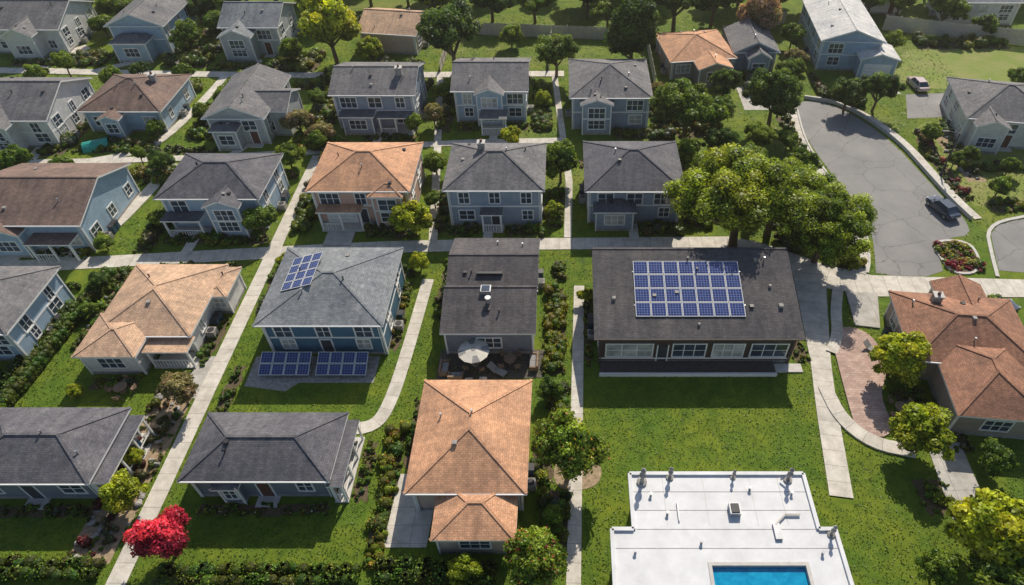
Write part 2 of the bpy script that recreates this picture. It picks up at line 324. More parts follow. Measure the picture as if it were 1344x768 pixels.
sheet('ground',[(-500,-120),(500,-120),(500,900),(-500,900)],0,M['grass'])
strip('garden_path',[(-33.3,15),(-33.2,52.8),(-33.2,76)],1.5)
strip('cross_path',[(-110,51.5),(-64,53.8),(-48,55.1),(-35.6,56.2),(-15.9,57.7),(20.1,58.2)],2.0,sm=1)
strip('main_path',[(19.9,57.9),(21.5,57.3),(24.5,55.3),(28,52.6),(33.4,51.0),(49.4,50.6),(80,50.4)],[1.9,2.2,3.0,3.8,3.2,2.7,2.7],sm=0)
strip('garden_path',[(-19.6,32.9),(-16.9,33.1),(-16.0,35.5),(-15.5,41),(-14.9,52)],1.25,sm=2)
strip('garden_path',[(.4,12),(1.0,33),(1.5,51)],1.1); strip('garden_path',[(.3,59),(.5,70),(-1.7,98.5)],.9)
strip('garden_path',[(-15.3,58.5),(-17.2,76),(-19.8,98.5)],1.0)
strip('garden_path',[(27.0,54.4),(25.9,48),(24.9,42),(23.7,35),(23.0,30),(22.5,26.4)],(4.0,1.9),sm=2)
strip('cross_path',[(-110,73),(-76.9,74.1),(-63,74.6),(-42.2,75.9),(-17,79.1),(-.7,79.7)],1.3,sm=1)
strip('cross_path',[(-130,100.5),(-90.8,100.5),(-65.7,99.2),(-38.9,98.5),(-.2,99.2)],1.8,sm=1)
strip('garden_path',[(-64.8,74.1),(-58,76.5),(-55.5,80),(-54.2,91.2),(-53.8,99)],1.3,sm=2)
strip('garden_path',[(-71.3,74.8),(-71.5,80),(-69.8,84)],1.5,sm=1); strip('garden_path',[(-84.7,100.5),(-84,105),(-80.8,108.8)],2.2,sm=1)
strip('garden_path',[(-56.5,54.4),(-53.6,59.3),(-52.3,68.2),(-52,74)],1.6,sm=2); strip('garden_path',[(-43,56),(-43,59.5)],1.2); strip('garden_path',[(-62.5,54.2),(-62,57)],2.0)
strip('garden_path',[(-9,58.5),(-9,62)],1.1); strip('garden_path',[(8.0,58.5),(8.0,61.5)],1.1); strip('driveway',[(-26.2,57.5),(-26.2,62)],3.2,M['conc2']); strip('garden_path',[(-45,75.5),(-43.5,79)],1.2)
strip('garden_path',[(-75,100),(-70,103.5)],1.3); strip('garden_path',[(-51,99),(-50,104)],1.6); strip('garden_path',[(-26,79),(-26,84)],1.1); strip('garden_path',[(-10,79.5),(-10,84)],1.1)
strip('front_walk',[(-22.4,32.9),(-19.2,33.0)],.9)
strip('garden_path',[(26.0,41.6),(27.3,44.0),(28.0,47.2),(29.2,50.5)],1.1,sm=2); strip('garden_path',[(24.2,37.5),(24.6,34),(26.6,31.4),(30,30.6)],1.3,sm=2)
sheet('brick_patio',ccw(smooth([(26.6,44.4),(29,45.2),(31.0,43.4),(30.6,39),(28.9,36.5),(29.2,32.2),(25.6,31.9),(25.9,37)],2,True)),.158,M['brick'],.15)
sheet('driveway',[(29.4,45.2),(31.8,44.8),(33.2,49.8),(29.9,50)],.164,M['conc2'],.16)
sheet('driveway',[(30.8,24.5),(34,24.5),(34.3,31.5),(31.4,31.8)],.045,M['conc2'],.04)
sheet('driveway',[(-14.1,22.2),(-10.7,22.2),(-10.4,28.5),(-13.8,28.5)],.05,M['conc'],.045)
sheet('pavement',[(-36,36.2),(-33.9,36.2),(-33.9,41.2),(-35.2,41.2)],.043,M['conc2'],.04)
cul=[(33.2,88.5),(33.6,80),(34.4,73),(35.6,66.6),(36,60),(34.6,54.5),(34.0,52.6),(41.5,52.5),(42.2,56),(44.3,58.9),(47.4,59.5),(48.0,62.5),(47.2,66),(46.3,72),(45.3,78.5),(42.8,85.4),(39.6,89.8),(36,91)]
sheet('road',ccw(smooth(cul,1,True)),.012,M['asph'])
left=smooth([(34.2,88.5),(33.2,80),(33.8,73),(35.0,66.6),(35.4,60),(34.1,55),(33.2,53)],2)
strip('kerb',left,.25,M['kerb'],h=.13)
strip('pavement',[(x-.95,y) for x,y in left],1.5,h=.10)
right=smooth([(36,91.4),(40,90.2),(43.3,86),(46,79),(46.9,72),(47.7,66),(48.6,62.4)],2)
rw=MB()
for i in range(len(right)-1): rw.beam((*right[i],.25),(*right[i+1],.25),.3,.52,M['kerb'])
rw.build('retaining_wall')
strip('pavement',[(x+.9,y) for x,y in right],1.0,h=.11)
sheet('road',ccw([(49.5,85.6),(60,86.4),(90,88),(90,94),(60,93.2),(51.8,92.6)]),.012,M['asph'])
sheet('road',ccw(smooth([(47.6,52.6),(48.6,56),(50.2,60.9),(55,62.6),(75,66),(75,52.4)],1,True)),.016,M['asph'])
strip('kerb',smooth([(47.2,52.4),(48.2,56),(49.8,61),(54.8,63),(75,66.5)],2),.4,M['kerb'],h=.12)
isl=smooth([(42.3,58.4),(46.5,58.4),(46.6,55.5),(45.2,52.9),(42.6,52.9),(42.2,55)],2,True)
sheet('planting_island',ccw(isl),.12,M['mulch']); strip('kerb',isl+[isl[0]],.3,M['kerb'],h=.15)
sheet('dry_lawn',ccw(smooth([(49.0,84.5),(48.6,76),(49.4,68),(50.6,64),(60,67),(90,75),(90,86.5),(60,85)],1,True)),.006,M['dry'])
sheet('dry_lawn',ccw(smooth([(53,95),(60,94),(90,95),(90,108),(60,110),(50,100)],1,True)),.006,M['dry'])
sheet('driveway',ccw([(46.0,93.5),(51.2,92.7),(49.6,98.6),(46.6,98.6)]),.02,M['conc2'])
sheet('patio',[(26.4,88),(31.5,88),(31.5,95),(26.4,95)],.02,M['conc2'])
# ------------------------------------------------------------------ roofs & houses
def rinfo(v):
    x0,x1,y0,y1,z,typ=v[:6]; sl=v[6] if len(v)>6 else .38; fr=v[7] if len(v)>7 else .5
    return x0,x1,y0,y1,z,typ,sl,fr
def hat(v,x,y):
    x0,x1,y0,y1,z,typ,sl,fr=rinfo(v)
    if typ=='hip': return z+sl*min(x-x0,x1-x,y-y0,y1-y)
    if typ=='gx':
        yr=y0+fr*(y1-y0); zr=z+sl*(yr-y0); return z+sl*(y-y0) if y<yr else z+(zr-z)*(y1-y)/(y1-yr)
    if typ=='gy': return z+sl*(min(x-x0,x1-x))
    return z
T=.2
def addroof(b,v,rm,tm):
    x0,x1,y0,y1,z,typ,sl,fr=rinfo(v)
    def skirt(loop,t=T):
        for i in range(len(loop)):
            p=loop[i];q=loop[(i+1)%len(loop)]; b.face([(p[0],p[1],p[2]-t),(q[0],q[1],q[2]-t),q,p],tm)
    caps=[]; dn=lambda p:(p[0],p[1],p[2]-T)
    if typ=='flat':
        b.box(x0,x1,y0,y1,z-T,z,tm,topmat=rm); return
    if typ=='hip':
        A,B,C,D=(x0,y0,z),(x1,y0,z),(x1,y1,z),(x0,y1,z); w=x1-x0;d=y1-y0
        if w>d:
            r0=(x0+d/2,(y0+y1)/2,z+sl*d/2); r1=(x1-d/2,(y0+y1)/2,z+sl*d/2)
            b.face([A,B,r1,r0],rm);b.face([B,C,r1],rm);b.face([C,D,r0,r1],rm);b.face([D,A,r0],rm); caps=[(r0,r1),(A,r0),(D,r0),(B,r1),(C,r1)]
        else:
            r0=((x0+x1)/2,y0+w/2,z+sl*w/2); r1=((x0+x1)/2,y1-w/2,z+sl*w/2)
            b.face([A,B,r0],rm);b.face([B,C,r1,r0],rm);b.face([C,D,r1],rm);b.face([D,A,r0,r1],rm); caps=[(r0,r1),(A,r0),(B,r0),(C,r1),(D,r1)]
        skirt([A,B,C,D]); b.face([(x0,y0,z-T),(x0,y1,z-T),(x1,y1,z-T),(x1,y0,z-T)],tm)
    elif typ=='gx':
        yr=y0+fr*(y1-y0);zr=z+sl*(yr-y0)
        A,B,C,D,E,F=(x0,y0,z),(x1,y0,z),(x1,yr,zr),(x0,yr,zr),(x1,y1,z),(x0,y1,z)
        b.face([A,B,C,D],rm);b.face([D,C,E,F],rm)
        b.face([dn(D),dn(C),dn(B),dn(A)],tm);b.face([dn(F),dn(E),dn(C),dn(D)],tm); skirt([A,B,C,E,F,D]); caps=[(D,C)]
    else:
        xr=(x0+x1)/2;zr=z+sl*(xr-x0)
        A,B,C,D,E,F=(x0,y0,z),(x1,y0,z),(x1,y1,z),(x0,y1,z),(xr,y0,zr),(xr,y1,zr)
        b.face([A,E,F,D],rm);b.face([B,C,F,E],rm)
        b.face([dn(D),dn(F),dn(E),dn(A)],tm);b.face([dn(E),dn(F),dn(C),dn(B)],tm); skirt([A,E,B,C,F,D]); caps=[(E,F)]
    for p,q in caps: b.beam((p[0],p[1],p[2]+.01),(q[0],q[1],q[2]+.01),.24,.06,rm)
def addwalls(b,v,wm,o,tm):
    x0,x1,y0,y1,z,typ,sl,fr=rinfo(v); a0,a1,c0,c1=x0+o,x1-o,y0+o,y1-o
    if typ in('hip','flat'): b.box(a0,a1,c0,c1,0,z-T,wm,top=False,bottom=False); zt=z-T
    elif typ=='gx':
        yr=y0+fr*(y1-y0); zf=hat(v,0,c0)-T; zb=hat(v,0,c1)-T; zr=hat(v,0,yr)-T; zt=zf
        b.face([(a0,c0,0),(a1,c0,0),(a1,c0,zf),(a0,c0,zf)],wm); b.face([(a1,c1,0),(a0,c1,0),(a0,c1,zb),(a1,c1,zb)],wm)
        b.face([(a1,c0,0),(a1,c1,0),(a1,c1,zb),(a1,yr,zr),(a1,c0,zf)],wm); b.face([(a0,c1,0),(a0,c0,0),(a0,c0,zf),(a0,yr,zr),(a0,c1,zb)],wm)
    else:
        xr=(x0+x1)/2; zf=hat(v,a0,0)-T; zr=hat(v,xr,0)-T; zt=zf
        b.face([(a1,c0,0),(a1,c1,0),(a1,c1,zf),(a1,c0,zf)],wm); b.face([(a0,c1,0),(a0,c0,0),(a0,c0,zf),(a0,c1,zf)],wm)
        b.face([(a0,c0,0),(a1,c0,0),(a1,c0,zf),(xr,c0,zr),(a0,c0,zf)],wm); b.face([(a1,c1,0),(a0,c1,0),(a0,c1,zf),(xr,c1,zr),(a1,c1,zf)],wm)
    for x in (a0,a1):
        for y in (c0,c1): b.box(x-.08,x+.08,y-.08,y+.08,0,zt-.003,tm,top=False,bottom=False)
    for z0_,z1_,k,mm in ([(0,.35,.03,M['stone'])]+([(z/2+.02,z/2+.22,.035,tm)] if z>4.3 else [])+[(zt-.2,zt-.02,.032,tm)]):
        if mm==tm and z1_>zt-.1 and typ!='hip': 
            if typ=='gx': b.box(a0-k,a1+k,c0-k,c0-.002,z0_,z1_,mm)
            continue
        b.box(a0-k,a1+k,c0-k,c0-.002,z0_,z1_,mm); b.box(a0-k,a1+k,c1+.002,c1+k,z0_,z1_,mm); b.box(a0-k,a0-.002,c0,c1,z0_,z1_,mm); b.box(a1+.002,a1+k,c0,c1,z0_,z1_,mm)
def win(b,side,c,a0,a1,z0,z1,mull=True,fm=None):
    fm=fm or M['white']; g=M['blind'] if random.random()<.22 else M['glass']
    def bx(p0,p1,q0,q1,d0,d1,m):
        if side=='F': b.box(p0,p1,c-d1,c-d0,q0,q1,m)
        elif side=='B': b.box(p0,p1,c+d0,c+d1,q0,q1,m)
        elif side=='R': b.box(c+d0,c+d1,p0,p1,q0,q1,m)
        else: b.box(c-d1,c-d0,p0,p1,q0,q1,m)
    f=.13
    bx(a0,a1,z0,z1,-.05,.02,g)
    bx(a0-f,a0,z0-f,z1+f,-.05,.07,fm);bx(a1,a1+f,z0-f,z1+f,-.05,.07,fm);bx(a0,a1,z1,z1+f,-.05,.068,fm);bx(a0,a1,z0-f,z0,-.05,.09,fm)
    if mull:
        k=2 if a1-a0<2.0 else 3
        for i in range(1,k):
            m=a0+(a1-a0)*i/k; bx(m-.04,m+.04,z0,z1,.02,.05,fm)
        bx(a0,a1,(z0+z1)/2-.03,(z0+z1)/2+.03,.02,.045,fm)
def house(name,vols,rk,wk,o=.5,rot=0,porch=None,garage=None,fr=None,seed=0,trim=None,chim=False,winw=1.7,vents=4,nofront=False,extra=None):
    random.seed(seed*13+5); v0=vols[0]; cx,cy=(v0[0]+v0[1])/2,(v0[2]+v0[3])/2; org=(cx,cy,0); E=empty(name,org,rot); tm=trim or M['white']
    rb=MB(org);wb=MB(org);nb=MB(org)
    for i,v in enumerate(vols):
        RECT.append(v[:4])
        oo=o if i==0 else min(o,.35)+.013*i
        addroof(rb,v,R[rk],tm); addwalls(wb,v,W[wk],oo,tm)
        x0,x1,y0,y1,z=v[:5]; zt=z-T
        levels=[(1.0,min(2.3,zt-.4))] if zt<4.0 else [(.95,2.2),(zt-1.9,zt-.45)]
        a0,a1,c0,c1=x0+oo,x1-oo,y0+oo,y1-oo
        for li,(q0,q1) in enumerate(levels):
            if i==0:
                n=max(2,int((a1-a0)/3.1)); step=(a1-a0)/n
                for k in range(n):
                    m=a0+step*(k+.5)+random.uniform(-.25,.25); hw=random.choice([.5,.75,.95])*winw/1.5
                    if any(w[0]-.6<m<w[1]+.6 and w[2]<c0 for w in vols[1:] if w[4]-T>q0): continue
                    if li==0 and garage and garage[0]-.8<m<garage[1]+.8: continue
                    if nofront: continue
                    if li==0 and k==n//2 and not nofront:
                        dm=random.choice([M['door'],M['door2'],M['white'],M['door2']])
                        nb.box(m-.5,m+.5,c0-.05,c0+.05,.12,2.15,dm); nb.box(m-.62,m-.5,c0-.08,c0+.05,.12,2.27,tm); nb.box(m+.5,m+.62,c0-.08,c0+.05,.12,2.27,tm); nb.box(m-.5,m+.5,c0-.08,c0+.05,2.15,2.27,tm); nb.box(m-.9,m+.9,c0-1.0,c0-.04,0,.12,M['kerb']); continue
                    win(nb,'F',c0,m-hw,m+hw,q0,q1,fm=fr)
                for sd,cc in (('R',a1),('L',a0)):
                    n2=max(2,int((c1-c0)/3.4)); st2=(c1-c0)/n2
                    for k in range(n2):
                        m=c0+st2*(k+.5)+random.uniform(-.4,.4); hw=random.choice([.4,.55,.75]); win(nb,sd,cc,m-hw,m+hw,q0,q1,fm=fr)
                n=max(2,int((a1-a0)/4)); step=(a1-a0)/n
                for k in range(n): m=a0+step*(k+.5); win(nb,'B',c1,m-.6,m+.6,q0,q1,fm=fr)
            else:
                m=(a0+a1)/2; hw=min((a1-a0)*.3,1.1)
                if not(garage and a0<(garage[0]+garage[1])/2<a1 and li==0): win(nb,'F',c0,m-hw,m+hw,q0,q1,fm=fr)
    if garage:
        g0,g1,gy=garage; nb.box(g0,g1,gy-.05,gy+.05,.02,2.2,M['white'])
        for k in range(1,4): nb.box(g0+.05,g1-.05,gy-.062,gy-.05,.55*k-.015,.55*k+.015,M['stone'])
        nb.box(g0-.13,g0,gy-.09,gy+.05,.02,2.33,tm);nb.box(g1,g1+.13,gy-.09,gy+.05,.02,2.33,tm);nb.box(g0,g1,gy-.09,gy+.05,2.2,2.33,tm)
    if porch:
        p0,p1,py0,py1,pz=porch; pb=MB(org); pb.box(p0,p1,py0,py1,pz-.16,pz,tm,topmat=R[rk]); pb.box(p0+.1,p1-.1,py0+.1,py1,.0,.16,M['kerb'])
        n=max(2,int((p1-p0)/2.4)+1)
        for k in range(n):
            x=p0+.25+(p1-p0-.5)*k/(n-1); pb.box(x-.1,x+.1,py0+.2,py0+.4,.16,pz-.16,M['white'])
            if k<n-1:
                x2=p0+.25+(p1-p0-.5)*(k+1)/(n-1)
                if k!=n//2:
                    pb.box(x+.08,x2-.08,py0+.25,py0+.33,.98,1.07,M['white'])
                    for j in range(1,int((x2-x)/.3)): pb.box(x+.3*j-.03,x+.3*j+.03,py0+.26,py0+.32,.17,.98,M['white'])
        if py1-py0>4:
            m_=int((py1-py0)/1.6)
            for k in range(m_+1):
                y=py0+.3+(py1-py0-.6)*k/m_
                for x in (p0+.2,p1-.3): pb.box(x,x+.15,y,y+.15,.16,pz-.16,M['white'])
            pb.box(p1-.26,p1-.2,py0+.45,py1-.45,.95,1.03,M['white'])
        pb.build('porch',E)
    if extra: extra(nb)
    for k in range(vents):
        v=random.choice(vols[:1]+vols); x=random.uniform(v[0]+1.4,v[1]-1.4) if v[1]-v[0]>3.2 else (v[0]+v[1])/2; y=random.uniform(v[2]+1.2,v[3]-1.2) if v[3]-v[2]>2.6 else (v[2]+v[3])/2
        z=max(hat(w,x,y) for w in vols if w[0]<x<w[1] and w[2]<y<w[3])
        if k%3: nb.lathe(x,y,[(.07,z-.1),(.07,z+.35),(.1,z+.35),(.1,z+.42)],random.choice([M['dark'],M['alu']]),8)
        else: nb.box(x-.18,x+.18,y-.18,y+.18,z-.12,z+.16,random.choice([M['stone'],M['dark'],M['dark']]))
    if chim:
        x,y=chim; z=max(hat(w,x,y) for w in vols if w[0]<x<w[1] and w[2]<y<w[3]); nb.box(x-.4,x+.4,y-.35,y+.35,z-.5,z+.9,M['stone']); nb.box(x-.48,x+.48,y-.43,y+.43,z+.9,z+1.0,M['kerb']); nb.lathe(x,y,[(.16,z+1.0),(.14,z+1.3)],M['door'],8)
    g=v0
    for xx in (g[0]+o+.2,g[1]-o-.2): nb.beam((xx,g[2]+o-.1,.1),(xx,g[2]+o-.1,g[4]-T),.08,.08,tm)
    nb.beam((g[0],g[2]-.055,g[4]-.07),(g[1],g[2]-.055,g[4]-.07),.11,.12,tm)
    sx=g[1]-o+.15 if cx<0 else g[0]+o-1.0; yy=g[2]+o+random.uniform(1.5,4)
    nb.box(sx,sx+.85,yy,yy+.8,.05,.85,M['stone']); nb.lathe(sx+.42,yy+.4,[(.33,.855),(.33,.88)],M['dark'],12)
    for k in range(random.randint(0,2)):
        y2=yy+1.4+k*.75; nb.box(sx+.1,sx+.65,y2,y2+.6,.05,1.0,M['bin']); nb.box(sx+.06,sx+.69,y2-.04,y2+.64,1.0,1.06,M['dark'])
    rb.build('roof',E); wb.build('walls',E); nb.build('windows_and_fittings',E)
    return E
def solar(name,P0,ux,uy,cols,rows,pw,ph,parent=None,org=(0,0,0),gap=.05,lift=.12,legs=False):
    b=MB(org); ux=Vector(ux).normalized();uy=Vector(uy).normalized();n=ux.cross(uy); P0=Vector(P0)+n*lift
    for i in range(cols):
        for j in range(rows):
            o=P0+ux*i*(pw+gap)+uy*j*(ph+gap); c=[o,o+ux*pw,o+ux*pw+uy*ph,o+uy*ph]; lo=[p-n*.05 for p in c]
            for k in range(4): b.face([tuple(lo[k]),tuple(lo[(k+1)%4]),tuple(c[(k+1)%4]),tuple(c[k])],M['alu'])
            b.face([tuple(p) for p in lo[::-1]],M['dark']); e=.05
            q=[o+ux*e+uy*e,o+ux*(pw-e)+uy*e,o+ux*(pw-e)+uy*(ph-e),o+ux*e+uy*(ph-e)]
            for k in range(4): b.face([tuple(c[k]),tuple(c[(k+1)%4]),tuple(q[(k+1)%4]),tuple(q[k])],M['white'])
            b.face([tuple(p-n*.008) for p in q],M['solar'],[(0,0),(pw,0),(pw,ph),(0,ph)])
    W_=cols*(pw+gap);H_=rows*(ph+gap)
    for f in (.2,.8):
        p=P0+uy*H_*f-n*.09; b.beam(tuple(p-ux*.1),tuple(p+ux*(W_+.1)),.06,.06,M['alu'])
        if legs:
            for k in range(4):
                q=p+ux*(W_*(.06+.29*k)); b.beam((q.x,q.y,0),tuple(q),.09,.09,M['alu'])
    b.build(name,parent)
H=house
# Row A
H('charcoal_roof_bungalow',[(-48.2,-36.9,25.8,32.9,3.3,'hip',.4)],'slate','slate',seed=1,porch=(-37.4,-35.7,26,32.4,2.9),vents=3)
H('charcoal_roof_bungalow',[(-30.1,-18.3,26.0,32.4,3.3,'hip',.42),(-27.6,-25.4,25.45,28,2.9,'hip',.4)],'slate','slate',seed=2,porch=(-18.7,-17.4,25.8,32,2.8),vents=2)
H('terracotta_roof_house',[(-12.3,-2.9,24.8,35.6,3.6,'hip',.38),(-9.9,-3.6,21.4,26.6,3.0,'hip',.32)],'orange','beige',seed=3,vents=3)
# Row B
H('grey_roof_house',[(-63,-51.2,40.2,49.4,4.4,'hip',.4)],'grey','lblue',seed=4)
H('tan_roof_house',[(-44.9,-35.3,41.2,51.2,3.0,'hip',.34),(-45.2,-39.4,38.7,44.2,2.95,'hip',.3),(-36.4,-33.9,46.6,51.0,2.8,'hip',.25)],'tan','white',seed=5,porch=(-39.4,-35.2,39.6,41.6,2.5),vents=3)
E=H('solar_roof_blue_house',[(-28.8,-16.8,41.0,51.9,4.7,'hip',.3)],'lgrey','teal',seed=6,vents=5,winw=1.2)
def _b4(nb):
    nb.lathe(-7.4,44.4,[(.22,4.1),(.22,4.8),(.3,4.8),(.3,4.95)],M['alu'],10); nb.box(-8.2,-7.2,45.2,46.1,4.2,4.95,M['alu']); nb.box(-8.1,-7.3,45.3,46.0,4.95,5.0,M['glass']); nb.box(-8.9,-6.3,48.2,48.5,4.1,4.5,M['dark'])
H('charcoal_roof_house',[(-11.9,-2.7,46.6,54.6,3.7,'gx',.3),(-11.8,-2.75,41.2,47.4,3.35,'gx',.3,.78)],'dark','slate',seed=7,vents=6,winw=1.6,extra=_b4)
V5=(2.65,22.0,39.9,51.4,4.1,'gx',.26,.84)
def _b5(nb):
    c=40.45
    for a,bq in ((3.9,8.2),(10.2,13.2),(14.0,16.8),(17.6,20.9)): win(nb,'F',c,a,bq,1.0,2.7)
    nb.box(8.75,9.65,c-.05,c+.05,.3,2.5,M['door2']); nb.box(8.63,8.75,c-.08,c+.05,.3,2.62,M['white']); nb.box(9.65,9.77,c-.08,c+.05,.3,2.62,M['white'])
    nb.box(3.3,19.9,38.9,c-.036,0,.3,M['deck']); nb.box(3.2,20.0,38.72,38.9,0,.42,M['white']); nb.box(20.0,22.6,39.2,40.2,0,.14,M['kerb'])
    nb.box(3.2,21.35,c-.06,c-.038,.62,.8,M['white'])
    for x,y,q in ((20.3,43.2,.2),(19.6,45.3,.12),(4.6,44.0,.16),(18.6,48.2,.15),(12.4,41.3,.1)): nb.box(x-q,x+q,y-q,y+q,hat(V5,x,y)-.1,hat(V5,x,y)+.22,M['stone'])
E5=H('solar_roof_house',[V5],'dark','brown',seed=8,vents=7,o=.55,nofront=True,extra=_b5,trim=M['deck'],fr=M['white'])
solar('solar_array',(6.6,42.1,4.1+.26*2.2),(1,0,0),(0,1,.26),7,4,1.42,1.5,E5,(12.325,45.65,0))
H('rust_roof_house',[(31.9,43.5,37.5,46.5,3.2,'hip',.42),(34.2,42,31.8,41,3.1,'hip',.42),(36.5,41.5,43,48.6,3.0,'gy',.45)],'rust','taupe',seed=9,rot=-6,vents=5,chim=(35.5,44.5))
# Row C
H('brown_roof_house',[(-66.1,-52.9,56.2,68.2,4.1,'gx',.36),(-64,-59.5,55.2,60,3.4,'gy',.4)],'brown','lblue',seed=10,porch=(-59,-54,54.6,56.8,2.7))
H('charcoal_roof_blue_house',[(-46.4,-34.5,60.2,69.4,4.7,'hip',.4),(-40.6,-36.4,58.8,63.4,4.5,'gy',.42)],'slate','lblue',seed=11,porch=(-46,-41.5,58.8,60.8,2.6))
H('tan_roof_house',[(-29.5,-17.6,61.2,71.4,5.0,'hip',.4),(-22.4,-18.4,60.5,64,4.7,'hip',.4)],'orange','peach',seed=12,garage=(-27.9,-24.6,61.2+.5-.02),porch=(-28.6,-23.4,60.0,61.9,2.9))
H('grey_roof_blue_house',[(-13.9,-2.3,60.8,70.6,5.4,'hip',.42)],'grey','blue',seed=13,porch=(-9.8,-7.2,59.8,61.4,2.7),chim=(-9.8,66.8))
H('grey_roof_blue_house',[(2.2,13.8,61.3,71.8,4.9,'hip',.42),(3.2,8.2,59.9,63.6,3.0,'hip',.3)],'slate','blue',seed=14,vents=4)
# Row D
H('grey_roof_house',[(-80.5,-68.2,77.5,89.5,4.4,'gx',.42),(-77,-72.6,75.6,80,4.2,'gy',.5)],'grey','white',seed=15)
H('brown_roof_house',[(-66.9,-55.4,81.6,92.4,3.4,'hip',.4),(-63.5,-60.5,79.8,84,3.1,'gy',.4)],'brown','lblue',seed=16,chim=(-58.5,88))
H('grey_roof_house',[(-48.3,-39.9,78.4,90.6,4.2,'gy',.42),(-44.8,-37.6,80.6,87,4.0,'gx',.42),(-47.2,-43.4,76.8,79.5,3.2,'hip',.3)],'grey','grey',seed=17)
H('grey_roof_two_storey_house',[(-32.2,-20.4,82.4,92.2,5.4,'gx',.36),(-31,-26.2,80.8,84,3.0,'flat')],'grey','blue',seed=18,chim=(-22.9,86),porch=(-25.8,-21,80.9,83,2.8))
H('grey_roof_blue_house',[(-15.9,-5.1,84.2,94.4,5.0,'gx',.36),(-12.6,-8.4,83.1,89,5.05,'gy',.42)],'grey','lblue',seed=19,porch=(-11.8,-8.0,80.9,83.4,2.7))
H('grey_roof_house',[(.5,12,82.2,93.8,5.1,'hip',.36),(2.0,6.6,80.9,85.4,4.7,'gy',.36)],'grey','blue',seed=20,vents=8)
# Row E
H('grey_roof_house',[(-95,-82.2,106,117.8,4.2,'gx',.42),(-90.5,-85.4,103.8,109,4.0,'gy',.5)],'grey','white',seed=21)
H('grey_roof_blue_house',[(-74.2,-64.6,105.5,117,5.0,'gy',.4),(-73,-67,102.8,107,3.3,'hip',.3)],'grey','lblue',seed=22)
H('grey_roof_house',[(-56,-46.2,105.4,115.5,4.8,'gx',.42),(-55.4,-50,103,109,4.2,'gy',.45)],'lgrey','grey',seed=23)
H('tan_roof_house',[(-33.6,-23.4,105.9,116,3.5,'gx',.36)],'tan','beige',seed=24,rot=-8,nofront=True)
H('terracotta_roof_house',[(15.3,26,97.5,108,3.1,'hip',.34),(19,24.5,94.6,99,3.0,'gy',.34)],'orange','taupe',seed=25,rot=8)
H('small_blue_house',[(26.2,33.6,99.6,108.6,3.4,'gy',.45),(28.2,32,97.6,101,3.2,'gy',.6)],'grey','blue',seed=26)
H('pale_roof_blue_house',[(40.2,50.2,99.8,116.5,5.0,'gy',.36),(46.2,52.4,97.6,103,3.2,'gy',.3)],'white','lblue',seed=27,garage=(47.3,51.3,98.0),rot=-4)
H('grey_roof_house',[(54.2,66.5,77.4,89,4.2,'hip',.4),(55,59.5,75.6,79.8,4,'gy',.45)],'grey','white',seed=28,rot=-10)
H('grey_roof_house',[(67,80,117,126,4.2,'gx',.4)],'lgrey','white',seed=29); H('grey_roof_house',[(52.5,62,122,130,4.0,'gx',.4)],'lgrey','white',seed=30)
random.seed(99)
v=(-28.8,-16.8,41.0,51.9,4.7,'hip',.3); sx=-27.2
e2=empty('rooftop_solar_array',(-26.6,47,0)); solar('panels',(sx,44.9,hat(v,sx,46)),(1,0,.3),(0,1,0),3,4,1.05,1.12,e2,(-26.6,47,0))
def ground_array(x0,y0,w,cols):
    e=empty('ground_solar_array',(x0+w/2,y0+1.2,0)); solar('panels',(x0,y0,.35),(1,0,0),(0,1,.42),cols,2,w/cols-.05,1.12,e,(x0+w/2,y0+1.2,0),legs=True)
ground_array(-28.9,38.6,4.8,4); ground_array(-23.5,38.6,4.8,4)
sheet('patio',[(-30.0,37.6),(-26,37.0),(-25,38.0),(-18.0,38.0),(-18.0,41.2),(-30.0,41.2)],.03,M['stone'],.03)
# ------------------------------------------------------------------ white flat roof building with pool
wb=(11.5,17,0); RECT+=[(3.4,19.7,3,22),(5,18.5,21,26.5)]; E=empty('white_flat_roof_house',wb); b=MB(wb); mr=plain('white_roof_membrane',(.68,.68,.69),.6,var=.11,scale=.7); z=3.5
b.box(5.4,18.2,21.9,26.1,0,z-.003,M['white'],top=False); b.box(3.8,19.3,4,21.7,0,z-.006,M['white'],top=False)
px0,px1,py0,py1=10.3,16.9,12.5,19.35
for r in ((5.0,18.5,22.0,26.5),(3.4,19.7,py1,22.0),(3.4,px0,py0,py1),(px1,19.7,py0,py1),(3.4,19.7,3.6,py0)): b.face([(r[0],r[2],z),(r[1],r[2],z),(r[1],r[3],z),(r[0],r[3],z)],mr)
out=[(3.4,3.6),(19.7,3.6),(19.7,22),(18.5,22),(18.5,26.5),(5.0,26.5),(5.0,22),(3.4,22)]
for i in range(8):
    p=out[i];q=out[(i+1)%8]; b.beam((*p,z),(*q,z),.28,.34,mr)
b.build('roof_deck',E)
b=MB(wb); zl=z-.25; wt,tt,bb=nt('pool_water'); bb.inputs['Roughness'].default_value=.05; n_=ramp(tt,noise(tt,pos(tt),1.6,3),[(.35,(.0,.22,.42)),(.65,(.01,.33,.55))]); tt.links.new(n_.outputs[0],bb.inputs['Base Color']); bump(tt,bb,noise(tt,pos(tt),3,3),.25,.05)
b.face([(px0,py0,zl),(px1,py0,zl),(px1,py1,zl),(px0,py1,zl)],wt); b.build('swimming_pool_water',E)
b=MB(wb)
for r in ((px0-.25,px1+.25,py1,py1+.25),(px0-.25,px1+.25,py0-.25,py0),(px0-.25,px0,py0,py1),(px1,px1+.25,py0,py1)): b.box(r[0],r[1],r[2],r[3],z-.6,z+.06,M['kerb'])
b.box(12.2,13.0,23.0,23.9,z,z+.45,M['alu']);b.box(12.3,12.9,23.1,23.8,z+.45,z+.52,M['dark'])
